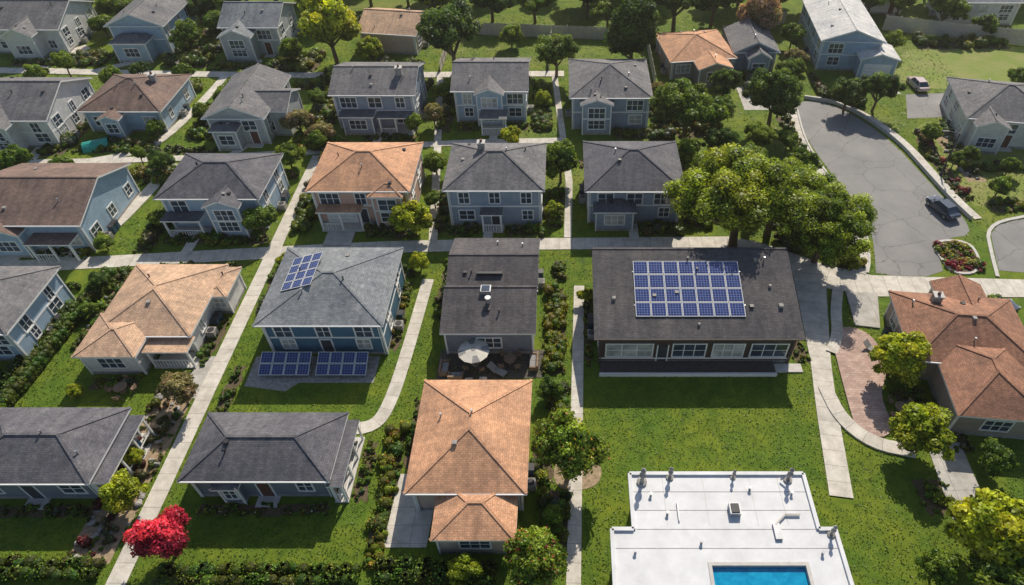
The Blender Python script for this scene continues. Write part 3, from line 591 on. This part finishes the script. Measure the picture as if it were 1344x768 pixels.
b.box(15.2,15.7,21.2,22.4,z+.02,z+.2,M['alu']); b.beam((15.4,22.3,z+.15),(16.3,23.1,z+.15),.12,.12,M['kerb']); b.beam((16.3,23.1,z+.15),(17.4,23.1,z+.15),.12,.12,M['kerb']); b.beam((8.4,22.6,z+.1),(8.4,24.1,z+.1),.08,.1,M['alu'])
for yy in (20.6,22.02,23.5,25.0): b.box((5.2 if yy>22 else 3.6),(18.3 if yy>22 else 19.5),yy-.02,yy+.02,z+.001,z+.012,M['stone'])
for xx in (7.5,10.6,14.2,16.4): b.box(xx-.015,xx+.015,22.3,26.3,z+.001,z+.010,M['kerb'])
for x,y in ((6.5,24.7),(9.8,21.0),(17.2,24.8),(5.0,20.3),(18.3,20.2),(14.1,25.2),(7.6,23.2)): b.lathe(x,y,[(.09,z),(.09,z+.28),(.13,z+.28),(.13,z+.34)],M['alu'],10)
fin=[(.5,0),(.5,.15),(.2,.22),(.16,.75),(.3,.95),(.34,1.15),(.2,1.35),(.12,1.45),(.24,1.62),(.26,1.78),(.12,1.95),(.03,2.05)]
for x,y,s in ((5.9,25.8,1.0),(8.1,26.2,.75),(17.2,26.0,.85),(19.3,21.6,.7),(13.0,26.2,.55)): b.lathe(x,y,[(r*s*.8,z+h*s) for r,h in fin],M['stone'],12)
b.beam((16.6,25.9,z+.2),(17.4,26.2,z+1.0),.12,.12,M['alu'])
b.build('roof_fittings',E)
# ------------------------------------------------------------------ trees
TL=[('b0',19,56.8,8.3,'oak_tree'),('b1',27.8,54.9,5.6,'oak_tree'),('b1',23.6,59.6,6.0,'oak_tree'),('m0',16.3,79.4,4.7,'broadleaf_tree'),('d0',28.9,83.4,4.3,'dark_green_tree'),('c',10.2,99.1,4.9,'conifer_tree'),('m1',-1.4,98.2,3.8,'broadleaf_tree'),
('d1',-17.6,99.3,5.6,'dark_green_tree'),('y0',-37.1,102.8,5.0,'broadleaf_tree'),('d0',40.8,87.6,2.9,'dark_green_tree'),('d1',45.0,87.6,2.8,'dark_green_tree'),('g0',-.6,70.0,2.9,'broadleaf_tree'),('y1',-17.4,59.3,2.4,'broadleaf_tree'),
('g1',-35.4,72.2,2.1,'broadleaf_tree'),('g2',-34.7,58.9,2.2,'broadleaf_tree'),('d1',-51.4,71.4,1.9,'dark_green_tree'),('g0',-61.9,106.5,2.5,'broadleaf_tree'),('d0',-64.6,117.5,3.2,'dark_green_tree'),('y0',-34.9,25.8,1.9,'yellow_green_tree'),
('r',-29.6,21.8,2.2,'red_blossom_tree'),('o',-34.4,35.6,1.8,'olive_tree'),('f',.4,28.7,3.4,'orange_blossom_tree'),('fr',-2.3,19.9,2.6,'pink_blossom_tree'),('y1',30.6,38.9,2.7,'yellow_green_tree'),('y0',29.8,31,2.6,'yellow_green_tree'),
('g1',35.4,28.8,1.6,'broadleaf_tree'),('y1',31.5,22.0,3.2,'broadleaf_tree'),('g1',-1.4,36.4,1.3,'broadleaf_tree'),('p',32.3,110,4.1,'pink_tree'),('m1',65.9,115.4,3.3,'broadleaf_tree'),('o',-32.9,78.6,1.8,'olive_tree'),('o',-36.6,80.6,2.0,'purple_leaf_tree'),
('g0',-33,77,1.4,'broadleaf_tree'),('o',-18.4,83,1.8,'olive_tree'),('g2',-20.6,80.8,1.5,'broadleaf_tree'),('y0',-7.4,77.8,1.6,'yellow_green_tree'),('y0',31.3,54.5,1.1,'yellow_green_tree'),('g1',30.4,18.2,2.6,'broadleaf_tree'),('g0',27.1,19.8,1.6,'broadleaf_tree'),
('y0',-7.4,20.0,1.3,'broadleaf_tree'),('y1',-15.9,53.6,1.1,'yellow_green_tree'),('g1',-56.2,80.3,1.4,'broadleaf_tree'),('g2',-69.7,71.2,2.4,'broadleaf_tree'),('g0',-16.6,71.5,1.7,'broadleaf_tree'),('g3',-1,23.9,1.1,'broadleaf_tree'),
('g1',-87.2,120,2.2,'broadleaf_tree'),('m0',-5.4,118.5,4.2,'broadleaf_tree'),('d0',-13.1,119,4.2,'dark_green_tree'),('m1',-23.4,119,4.2,'broadleaf_tree'),('d1',19.0,115,5.2,'dark_green_tree'),('d0',26,117.5,4.6,'dark_green_tree'),('y1',-31.3,102.9,2.2,'broadleaf_tree'),
('c',4,120,4,'conifer_tree'),('d0',12,119.5,4.6,'dark_green_tree'),('d1',38,120.5,4.4,'dark_green_tree'),('m0',55,121,3.8,'broadleaf_tree'),('g2',-78.7,112,2.2,'broadleaf_tree'),('m0',-60,120,3.4,'broadleaf_tree'),('d1',-43.2,118.5,4,'dark_green_tree'),
('g0',15.4,72.5,2.2,'broadleaf_tree'),('m1',22.5,68,3.2,'broadleaf_tree'),('g3',-47.8,93.8,1.9,'broadleaf_tree'),('g2',-68.5,93.8,1.8,'broadleaf_tree'),('g1',53,74.2,1.3,'broadleaf_tree'),('g3',64,73.5,1.5,'broadleaf_tree'),('g0',-51.6,84.5,1.5,'broadleaf_tree'),('d0',23.6,91.2,2.6,'dark_green_tree'),('g3',-81,95.5,1.8,'broadleaf_tree'),
('m1',34,21.5,3.0,'broadleaf_tree'),('g2',-15.6,94,1.5,'broadleaf_tree'),('d1',-35.4,94.5,1.7,'dark_green_tree'),('o',14,91,1.3,'olive_tree'),
('d0',-67.5,60.5,1.6,'dark_green_tree'),('g1',-47.6,61,1.3,'broadleaf_tree'),('g2',-15.8,64.5,1.3,'broadleaf_tree'),('y0',-1.4,62.5,1.2,'yellow_green_tree'),('g0',15.6,64,1.8,'broadleaf_tree'),('g3',-49.8,88.5,1.6,'broadleaf_tree'),('g2',-36.2,88,1.7,'broadleaf_tree'),('g0',-18,90.5,1.6,'broadleaf_tree'),('y1',-3.2,88.5,1.4,'yellow_green_tree'),('g1',14.2,85.5,1.9,'broadleaf_tree'),
('g2',-78,98,1.9,'broadleaf_tree'),('d1',-66,97,1.6,'dark_green_tree'),('g0',-59,96.4,1.5,'broadleaf_tree'),('g3',-44,102.5,2.0,'broadleaf_tree'),('g2',-59,112,2.6,'broadleaf_tree'),('m0',-79,118,3.0,'broadleaf_tree'),('g0',35.8,97,1.6,'broadleaf_tree'),('g1',37.8,108,2.2,'broadleaf_tree'),('d0',20.5,74.5,2.8,'dark_green_tree'),('m0',25.5,76,2.4,'broadleaf_tree'),('g3',57,71.5,1.4,'broadleaf_tree'),('g2',-55.8,74.0,1.2,'broadleaf_tree'),('d1',-49.2,50.2,1.2,'dark_green_tree'),('g0',-64,70.8,1.6,'broadleaf_tree'),
('m0',7.5,116.5,3.2,'broadleaf_tree'),('g3',-9,108.5,2.0,'broadleaf_tree'),('m1',44.5,121,3.4,'broadleaf_tree'),('m0',60,120.5,3.2,'broadleaf_tree'),('g1',72,112.5,2.4,'broadleaf_tree'),('g0',54,106,1.8,'broadleaf_tree'),('o',36.5,100.5,1.7,'olive_tree'),('g2',22,84,2.0,'broadleaf_tree'),('y1',18.8,66,1.8,'yellow_green_tree'),('y0',-30.8,54.0,.9,'yellow_green_tree'),('g3',-48.6,46.5,1.0,'broadleaf_tree'),('y1',-36.2,29.5,.9,'yellow_green_tree'),('g2',-56.5,62.5,1.1,'broadleaf_tree'),
('g1',29.5,70,2.3,'broadleaf_tree'),('g3',30.5,64.5,1.8,'broadleaf_tree'),('m1',27.5,62,2.6,'broadleaf_tree'),('g2',29.8,77,1.7,'broadleaf_tree'),('d1',33.8,95.5,2.0,'dark_green_tree'),('g0',49.8,79,1.5,'broadleaf_tree'),('g1',50.6,73,1.2,'broadleaf_tree'),('m0',68,92.5,2.2,'broadleaf_tree'),('g3',53.5,66.8,1.4,'broadleaf_tree'),('g2',60,69,1.9,'broadleaf_tree'),('y1',-44.8,36.4,.8,'yellow_green_tree'),('g3',-52,56.8,1.2,'broadleaf_tree'),('g0',-50.2,33,1.4,'broadleaf_tree'),('y0',2.1,48.5,.9,'yellow_green_tree')]
for k,x,y,r,n in TL: tree(k,x,y,r,n)
for i in range(34): tree(random.choice(['d0','d1','m0','m1','c','g3']),-108+i*6.1+random.uniform(-2,2),127.5+random.uniform(-3,4),random.uniform(3.4,5.2),'woodland_tree')
for i in range(26): tree(random.choice(['d0','d1','m0','m1']),-110+i*9+random.uniform(-3,3),141+random.uniform(-5,8),random.uniform(4,6),'woodland_tree')
hedge((-43.5,20.4),(-35.0,20.4),1.5,1.0); hedge((-30,19.9),(-15.2,19.9),1.5,1.0); hedge((-13.8,20.3),(-5,20.0),1.6,.9,DK[2]); hedge((-50.9,34),(-49.4,53),1.3,1.4); hedge((-52.9,36),(-51.4,48),1.0,1.0,DK[2])
hedge((39.0,91.3),(44.2,89.2),1.2,1.2,DK[1]); hedge((-58,50.2),(-52,50.6),.9,.8); hedge((-73,110),(-73,103),.8,1.0,DK[2])
def bed(x0,x1,y0,y1,dens=.9,rmin=.25,rmax=.7,pal=PAL,ground='mulch',accent=None,name='shrub_bed',z=.008):
    n=14; jy=lambda:random.uniform(-.3,.3)
    pts=[(x0+(x1-x0)*i/n,y0+jy()) for i in range(n)]+[(x1+random.uniform(-.25,.25),y0+(y1-y0)*i/8) for i in range(8)]+[(x1-(x1-x0)*i/n,y1+jy()*.5) for i in range(n)]+[(x0+random.uniform(-.25,.25),y1-(y1-y0)*i/8) for i in range(8)]
    BZ[0]+=.0002; sheet('garden_soil',pts,z+BZ[0],M[ground]); RECT.append((x0,x1,y0,y1)); area=(x1-x0)*(y1-y0)
    it=[(random.uniform(x0+.1,x1-.1),random.uniform(y0+.1,y1-.1),rmin+(rmax-rmin)*random.random()**1.4,random.choice(pal)) for _ in range(int(area*dens*1.9)+2)]
    it+=[(random.uniform(x0-.15,x1+.15),random.uniform(y0-.15,y1+.15),random.uniform(.12,.3),random.choice(pal[:3]+[(.2,.27,.02)])) for _ in range(int(area*dens*2.6))]
    if accent is None and random.random()<.55: accent=(random.choice([(.65,.1,.12),(.7,.55,.06),(.55,.25,.4),(.7,.7,.65)]),.045)
    shrubs(name,it,accent=accent)
    if ground=='dirt': rocks('garden_rocks',[(random.uniform(x0,x1),random.uniform(y0,y1),random.uniform(.12,.38)) for _ in range(int(area*.9))])
BZ=[0]
bed(-15.3,-13.9,20.8,33,1.5,.3,.8,[YG[0],BG[1],G[1],YG[1],DK[2]],accent=((.6,.15,.05),.04))
bed(-1.9,-.2,39.2,50.5,1.5,.35,.95,[YG[1],YG[2],BG[2],G[1]],accent=((.75,.55,.05),.12)); bed(-1.9,.2,22,27,1.2,.3,.8); bed(-1.6,.2,31.6,38,1.3,.3,.9)
bed(-37.8,-34.4,21,37.5,.55,.2,.65,[OL[0],OL[1],G[1],BG[1],(.2,.04,.05)],'dirt'); bed(-48.5,-45.6,42,51.5,.7,.3,.8,ground='dirt'); bed(-50,-45.5,51.6,53.6,.9); bed(42.4,46.3,53.3,58,1.6,.25,.6,[YG[1],G[1],(.35,.04,.05),BG[1],(.5,.35,.05)],'mulch',z=.122)
bed(28.8,33,53.6,55.8,1.3,.35,.8,[YG[1],YG[2],G[1]]); bed(-49,-47.2,56.5,68,1.0,.3,.9); bed(-58.5,-53.8,55.4,57.2,1.2); bed(-52.5,-48,80,96,.6,.4,1.1); bed(-32.3,-30.2,60,72,0.9,.4,1.0); bed(14.2,17,61,71,1.1,.4,1.1)
bed(-2.0,-.4,61,68,1.1,.4,.9,[YG[1],YG[0],G[1],BG[1]]); bed(-15.6,-14.2,60,70,1.1,.4,.8); bed(-36.8,-33.2,77,96,.8,.4,1.2); bed(-18.0,-16.2,82,96,.8,.4,.9); bed(-4.6,-2.2,82,95,.9,.4,1.0); bed(12.3,15,80,94,1.0,.4,1.1)
bed(-71,-67.6,76,92,.7,.3,1.1); bed(-66.5,-56,76.8,79.6,.9,.3,.9); bed(-56.5,-47.2,76.4,77.6,1.2); bed(-64.5,-58,101.5,118,.5,.5,1.4); bed(-82,-75,102,106,.8,.4,1.1); bed(-46,-40,100,106,.7,.4,1.2); bed(-45.5,-34,116,118,1,.6,1.4)
bed(34.5,37,48.0,49.2,1.2,.3,.6,[(.4,.3,.05),(.35,.06,.04),G[1],BG[1]],accent=((.7,.3,.05),.2)); bed(38,46,47.6,49,1.0,.3,.7,accent=((.7,.1,.1),.1)); bed(30.2,33,33.5,37,.8,.3,.7); bed(29,31.5,25,28,.8); bed(51.6,54,70,84,.3,.3,.9,ground='dirt'); bed(49.4,50.4,66,82,.5,.3,.7,[OL[1],OL[2],(.3,.08,.08),G[1]]); bed(28,34,92,98,.6,.4,1.3)
bed(-46.5,-34.5,57.8,59.4,1.0); bed(-23.2,-17.8,59.0,60.8,1.3,.3,.8); bed(-13.7,-10.2,59.4,61,1.4,.25,.7); bed(-6.8,-2.4,59.4,61,1.4,.25,.7); bed(8.8,13.8,59.6,61.4,1.5,.3,.8); bed(-29.3,-19,72,74,1,.4,.9); bed(-12,-3,72.2,74.4,.9,.4,.9); bed(2,13,73.2,75,1.0,.4,.9); bed(-28,-20.8,79.6,80.8,1.2); bed(-15.5,-12.2,82.2,84,1.3); bed(-7.8,-5.2,82.2,84,1.3); bed(7,11.8,80.2,82,1.3); bed(-47,-37,94,96.5,.8,.4,1)
bed(-24.4,-16.8,52.4,53.6,1.0,.3,.6); bed(-1.2,-.1,52,55,1.2); bed(-47,-34.5,70.5,72.5,.9,.4,1.0); bed(-66,-56,93.5,96,.8,.4,1.1); bed(-32,-21,93.5,96,.8,.4,1.1); bed(-15,-5,95.5,97,.8,.4,1.0); bed(14,20,108,112,.6,.4,1.2); bed(18.5,26,63,72,.5,.5,1.2); bed(-90,-78,101.9,103.5,.8,.3,.8); bed(-57,-46,100.4,102.6,.9,.3,.8); bed(-33,-23,100.6,103,.9,.4,1.0); bed(33.6,35.2,30.5,36,.9,.3,.6); bed(-44.5,-40.0,37.3,38.6,1.1,.25,.5); bed(38.5,40,92,99,.9,.4,1.0)
bed(-17.2,-16.5,42,51.5,1.6,.25,.6,[YG[0],YG[1],G[1],BG[0]]); bed(-13.4,-12.4,46,55,1.2,.25,.6); bed(-35.6,-34.4,40,46,1.1,.25,.6); bed(-32.0,-30.4,47,54.5,1.0,.3,.7); bed(-2.6,-1.0,27.5,32,1.2,.3,.7); bed(-17.2,-16.2,26,31.5,1.2,.2,.45); bed(-29.5,-19,24.9,25.8,1.1,.2,.4); bed(-47.5,-38,24.7,25.6,1.1,.2,.4); bed(2.0,2.5,40,50,1.6,.2,.45,[YG[1],G[1],BG[1]])
bed(22.2,23.6,40.5,50,.9,.25,.6); bed(-62,-52.5,38.4,39.6,1.1,.3,.7); bed(-56,-50,69.5,73,.8,.4,1.0); bed(-32.3,-30.0,74,80,.8,.4,1.0); bed(15.5,22,80.5,90,.45,.5,1.3); bed(54,60,72.5,74,1.0,.4,.9); bed(-78,-72,70.8,72.4,1.0,.4,.9); bed(-45,-36,52.6,54.4,.9,.25,.6); bed(-12,-4,55.2,56.4,1.2,.25,.55); bed(4,14,52.4,55.6,.6,.3,.8)
bed(30.6,32.4,57,86,.55,.3,.9); bed(24.5,30,56.5,62,.5,.4,1.1); bed(48.6,49.6,66,80,.8,.25,.7); bed(-56.8,-54.6,40,50,.0001+.5,.3,.7) if False else None; bed(52,58,63.8,66,.7,.3,.8); bed(60,75,108,111,.4,.4,1.2); bed(-13.6,-12.2,29,36,1.1,.25,.6); bed(-31.6,-30.6,33.5,40,.9,.2,.5)
tp=[(x,y) for x,y in smooth([(-.9,27.5),(.4,26.9),(2.6,27.3),(3.2,28.8),(2.4,30.4),(.2,30.8),(-1,29.3)],2,True)]; sheet('tree_ring_soil',ccw(tp),.028,M['dirt'])
# ------------------------------------------------------------------ fences
def fence(p,q,h=1.8,mat=None,name='wooden_fence'):
    mat=mat or M['wood']; b=MB(); p=Vector(p);q=Vector(q);L=(q-p).length;d=(q-p)/L;n=int(L/.2)
    for i in range(n):
        a=p+d*(i*.2);c=p+d*(i*.2+.17); hh=h+random.uniform(-.04,.04); s=Vector((-d.y,d.x))*.015
        A=[a-s,c-s,c+s,a+s]; 
        b.face([(*A[0],.03),(*A[1],.03),(*A[1],hh),(*A[0],hh)],mat);b.face([(*A[2],.03),(*A[3],.03),(*A[3],hh),(*A[2],hh)],mat);b.face([(*v,hh) for v in A],mat)
    for i in range(int(L/2.4)+1):
        a=p+d*min(L,i*2.4); b.box(a.x-.07,a.x+.07,a.y-.02,a.y+.12,0,h+.1,mat)
    b.beam((*p,.5),(*q,.5),.1,.06,mat); b.beam((*p,h-.3),(*q,h-.3),.1,.06,mat); b.build(name)
fence((-14,113.4),(7,111.6),2.2); fence((27,112),(39.5,118.5),2.2); fence((56,115.5),(90,106),2.6); fence((-2.6,100.5),(-2.4,112)); fence((-19.6,109),(-19.9,99.6)); fence((-23,116.8),(-14,113.4)); fence((13.8,95),(13.8,112),2.0); fence((53,112.5),(50.5,118),2.2); fence((-62,100.5),(-62,104),1.2); fence((34.5,94),(38.2,104),1.8); fence((7,111.6),(13.8,112),2.0)
# ------------------------------------------------------------------ lawn grass tufts
def lawn(name,x0,x1,y0,y1,dens,size,tone):
    n=int((x1-x0)*(y1-y0)*dens); X=RNG.uniform(x0,x1,n);Y=RNG.uniform(y0,y1,n); ok=np.ones(n,bool)
    for a,b_,c,d_ in RECT: ok&=~((X>a-.05)&(X<b_+.05)&(Y>c-.05)&(Y<d_+.05))
    for ax,ay,bx,by,hw in SEG:
        if max(ay,by)<y0-3 or min(ay,by)>y1+3: continue
        dx,dy=bx-ax,by-ay; L2=dx*dx+dy*dy+1e-9; tt=np.clip(((X-ax)*dx+(Y-ay)*dy)/L2,0,1); ok&=((X-ax-tt*dx)**2+(Y-ay-tt*dy)**2)>(hw+.02)**2
    for pl in POLY:
        ins=np.zeros(n,bool)
        for (ax,ay),(bx,by) in zip(pl,pl[1:]+pl[:1]):
            if abs(by-ay)<1e-9: continue
            cnd=((ay>Y)!=(by>Y))&(X<(bx-ax)*(Y-ay)/(by-ay)+ax); ins^=cnd
        ok&=~ins
    X=X[ok];Y=Y[ok];n=len(X)
    pn=np.sin(X*.31+1.3*np.sin(Y*.23))+np.sin(Y*.41+1.7*np.sin(X*.19))+.7*np.sin(X*1.1+Y*.7)+.6*np.sin(X*.9-Y*1.6)
    c=np.stack([X,Y,np.full(n,.035)+RNG.uniform(0,.04,n)],1); nn=np.array([0,0,1.0])+RNG.normal(size=(n,3))*.38; nn/=np.linalg.norm(nn,axis=1)[:,None]
    t=np.cross(nn,RNG.normal(size=(n,3))); t/=np.linalg.norm(t,axis=1)[:,None]; b_=np.cross(nn,t); s=size*RNG.uniform(.5,1.4,n)[:,None]
    P=np.stack([c-t*s*.5,c-b_*s*.3,c+t*s*.5,c+b_*s*.3],1)
    k=(pn/5)[:,None]; C=np.array(tone)*RNG.uniform(.55,1.4,n)[:,None]*(1+.26*k)*np.concatenate([1+.22*k,np.ones((n,1)),1-.1*k],1)
    o=bpy.data.objects.new(name,qmesh(name,P,C)); COL.objects.link(o)
lawn('lawn_grass',-52,40,17,58,22,.16,(.115,.180,.018)); lawn('lawn_grass',-95,62,58,122,5,.26,(.125,.185,.02))
# ------------------------------------------------------------------ cars
def car(x,y,rot,colr,name='parked_car'):
    E=empty(name,(x,y,0),rot); m,t,bs=nt('car_paint'); oi=ramp(t,noise(t,pos(t),3,2),[(.3,sc(colr,.95)),(.7,sc(colr,1.05))]); t.links.new(oi.outputs[0],bs.inputs['Base Color']); bs.inputs['Roughness'].default_value=.22; bs.inputs['Coat Weight'].default_value=.8
    S=[(-2.2,.70,.62,.78),(-2.1,.80,.38,.88),(-1.5,.88,.28,.95),(-.2,.90,.25,.96),(.9,.90,.25,.93),(1.7,.86,.28,.84),(2.1,.78,.36,.74),(2.22,.66,.5,.64)]
    b=MB(); rings=[[(sx,-w,zb),(sx,-w*1.0,(zb+zt)/2+.05),(sx,-w*.9,zt),(sx,w*.9,zt),(sx,w,(zb+zt)/2+.05),(sx,w,zb)] for sx,w,zb,zt in S]
    for a,c in zip(rings,rings[1:]):
        for i in range(6): j=(i+1)%6; b.face([a[j],a[i],c[i],c[j]],m)
    b.face(rings[0],m); b.face(rings[-1][::-1],m); b.build('body',E)
    b=MB()
    A=[(-1.75,-.78,.93),(1.05,-.8,.91),(1.05,.8,.91),(-1.75,.78,.93)];Bt=[(-1.15,-.6,1.42),(.35,-.6,1.44),(.35,.6,1.44),(-1.15,.6,1.42)]
    for i in range(4): j=(i+1)%4; b.face([A[i],A[j],Bt[j],Bt[i]],M['glass'])
    b.build('windows',E); b=MB(); b.box(-1.17,.37,-.61,.61,1.42,1.47,m)
    for i in range(4): b.beam(A[i],Bt[i],.08,.07,m)
    for s in(-1,1): b.beam((-.35,s*.8,.93),(-.35,s*.6,1.44),.07,.06,m); b.box(.75,.92,s*.95-.08,s*.95+.08,.92,1.04,m)
    b.build('roof',E); b=MB()
    for wx in (-1.35,1.4):
        for s in(-1,1):
            n=16; ring=[(wx+.33*math.cos(k*6.2832/n),.33+.33*math.sin(k*6.2832/n)) for k in range(n)]; y0,y1=s*.70,s*.92
            for k in range(n): a=ring[k];c=ring[(k+1)%n]; b.face([(a[0],y0,a[1]),(c[0],y0,c[1]),(c[0],y1,c[1]),(a[0],y1,a[1])],M['rub'])
            b.face([(q[0],y1,q[1]) for q in ring],M['rub']); b.face([(wx+.2*math.cos(k*.7854),y1+s*.006,.33+.2*math.sin(k*.7854)) for k in range(8)],M['alu'])
    for s in(-1,1): b.box(2.12,2.2,s*.55-.14,s*.55+.14,.58,.7,M['white']); b.box(-2.2,-2.14,s*.58-.13,s*.58+.13,.68,.8,M['door'])
    b.build('wheels_and_lights',E)
car(45.7,64.0,108,(.03,.05,.09)); car(54.3,94.9,95,(.55,.42,.40)); car(44.6,47.0,20,(.05,.06,.09))
def lamp(x,y,rot=0):
    E=empty('street_lamp',(x,y,0),rot); b=MB(); b.lathe(0,0,[(.22,0),(.22,.3),(.12,.4),(.09,6.2)],M['dark'],10); b.beam((0,0,6.1),(-1.6,0,6.5),.1,.1,M['dark']); b.box(-2.3,-1.5,-.14,.14,6.42,6.56,M['dark']); b.box(-2.2,-1.6,-.1,.1,6.39,6.419,M['white']); b.build('pole_and_lantern',E)
lamp(48.6,71.5)
sheet('patio',[(-12.2,38.2),(-2.2,38.6),(-2.0,42),(-12.2,42)],.035,M['deck'],.035)
def parasol(x,y):
    E=empty('patio_parasol',(x,y,0)); b=MB(); b.lathe(0,0,[(.3,0),(.3,.08),(.03,.1),(.03,2.4)],M['alu'],8); n=12
    for k in range(n):
        a=2*math.pi*k/n;c=2*math.pi*(k+1)/n; b.face([(1.5*math.cos(a),1.5*math.sin(a),2.15),(1.5*math.cos(c),1.5*math.sin(c),2.15),(.75*math.cos(c),.75*math.sin(c),2.3),(.75*math.cos(a),.75*math.sin(a),2.3)],M['canvas2' if k%3==0 else 'canvas']); b.face([(.75*math.cos(a),.75*math.sin(a),2.3),(.75*math.cos(c),.75*math.sin(c),2.3),(.25*math.cos(c),.25*math.sin(c),2.4),(.25*math.cos(a),.25*math.sin(a),2.4)],M['canvas']); b.face([(.25*math.cos(a),.25*math.sin(a),2.4),(.25*math.cos(c),.25*math.sin(c),2.4),(0,0,2.44)],M['canvas2'])
    b.build('canopy_and_pole',E)
def tableset(x,y,s=1.0,nm='patio_table_set'):
    E=empty(nm,(x,y,0),random.uniform(0,90)); b=MB(); b.lathe(0,0,[(.3,.03),(.05,.08),(.05,.7),(.6,.71),(.6,.75)],M['dwood'],14)
    for k in range(4):
        a=k*math.pi/2+.4; cx,cy=1.05*math.cos(a),1.05*math.sin(a); b.box(cx-.23,cx+.23,cy-.23,cy+.23,.42,.47,M['dwood'])
        for dx in(-.2,.2):
            for dy in (-.2,.2): b.box(cx+dx-.02,cx+dx+.02,cy+dy-.02,cy+dy+.02,.03,.42,M['dwood'])
        ox,oy=.24*math.cos(a),.24*math.sin(a); b.beam((cx+ox-.2*math.sin(a),cy+oy+.2*math.cos(a),.68),(cx+ox+.2*math.sin(a),cy+oy-.2*math.cos(a),.68),.04,.4,M['dwood'])
    b.build('table_and_chairs',E)
def lounger(x,y,rot):
    E=empty('sun_lounger',(x,y,0),rot); b=MB(); b.box(-.35,.35,-.9,.4,.32,.4,M['canvas2']); b.beam((0,.4,.38),(0,1.0,.8),.7,.07,M['canvas2'],up=(0,-.5,1))
    for dx in (-.3,.3):
        for dy in (-.8,.3): b.box(dx-.03,dx+.03,dy-.03,dy+.03,.0,.32,M['alu'])
    b.build('seat_and_frame',E)
def sofa(x,y,rot,w=1.9):
    E=empty('outdoor_sofa',(x,y,0),rot); b=MB(); b.box(-w/2,w/2,-.4,.4,.08,.4,M['dwood']); b.box(-w/2,w/2,.25,.42,.4,.8,M['dwood']); b.box(-w/2,-w/2+.16,-.4,.25,.4,.62,M['dwood']); b.box(w/2-.16,w/2,-.4,.25,.4,.62,M['dwood'])
    for k in range(2): a=-w/2+.2+k*(w-.4)/2; b.box(a,a+(w-.46)/2,-.38,.22,.4,.52,M['canvas2'])
    b.build('frame_and_cushions',E)
parasol(-8.6,40.1); tableset(-8.6,40.1); tableset(-5.3,40.4); tableset(-41,37.0); tableset(-28,74.6)
sofa(-3.0,40.3,-90); sofa(-11.5,39.5,90,1.6); lounger(-8.9,37.0,5); lounger(-7.7,37.1,-4); lounger(-6.4,39.2,60); sofa(-10.3,38.5,180,1.4); tableset(30.2,34.8); lounger(30.0,41.8,40)
E=empty('play_tunnel',(-63.8,78.0,0),20); b=MB(); tm_=plain('teal_plastic',(.03,.32,.27),.4); n=8
for i in range(n):
    a=math.pi*i/n;c=math.pi*(i+1)/n; b.face([(-1.6,1.0*math.cos(a),1.0*math.sin(a)),(1.6,1.0*math.cos(a),1.2*math.sin(a)),(1.6,1.0*math.cos(c),1.2*math.sin(c)),(-1.6,1.0*math.cos(c),1.0*math.sin(c))],tm_)
b.beam((1.6,-1,.05),(1.6,1,.05),.1,.1,M['white']); b.build('tunnel_shell',E)
# ------------------------------------------------------------------ light, air, sky, camera
el,az=40,16
d=Vector((-math.sin(math.radians(az))*math.cos(math.radians(el)),-math.cos(math.radians(az))*math.cos(math.radians(el)),-math.sin(math.radians(el))))
L=bpy.data.lights.new('sun','SUN'); L.energy=5.0; L.angle=math.radians(.5); L.color=(1,.92,.78); lo=bpy.data.objects.new('sun',L); lo.rotation_euler=d.to_track_quat('-Z','Y').to_euler(); lo.location=(0,0,80); COL.objects.link(lo)
w=bpy.data.worlds.new('World'); scene.world=w; w.use_nodes=True; t=w.node_tree; s=t.nodes.new('ShaderNodeTexSky'); s.sky_type='NISHITA'; s.sun_disc=False; s.sun_elevation=math.radians(el); s.sun_rotation=math.radians(az); t.links.new(s.outputs[0],t.nodes['Background'].inputs[0]); t.nodes['Background'].inputs[1].default_value=.10
b=MB(); hm=bpy.data.materials.new('haze_air'); hm.use_nodes=True; ht=hm.node_tree; ht.nodes.remove(ht.nodes['Principled BSDF']); vs=N(ht,'ShaderNodeVolumeScatter',Density=.0003,Anisotropy=.6); vs.inputs['Color'].default_value=(1,.95,.86,1); ht.links.new(vs.outputs[0],ht.nodes['Material Output'].inputs['Volume'])
b.box(-260,260,-60,330,-.5,64,hm); b.build('atmospheric_haze')
cam=bpy.data.cameras.new('camera'); cam.lens=23.3; cam.sensor_width=36; cam.shift_x=-.052; cam.clip_end=2000; co=bpy.data.objects.new('camera',cam); co.location=(0,0,50); co.rotation_euler=(math.radians(45),0,0); COL.objects.link(co); scene.camera=co
scene.view_settings.view_transform='Standard'; scene.view_settings.look='None'; scene.view_settings.exposure=0
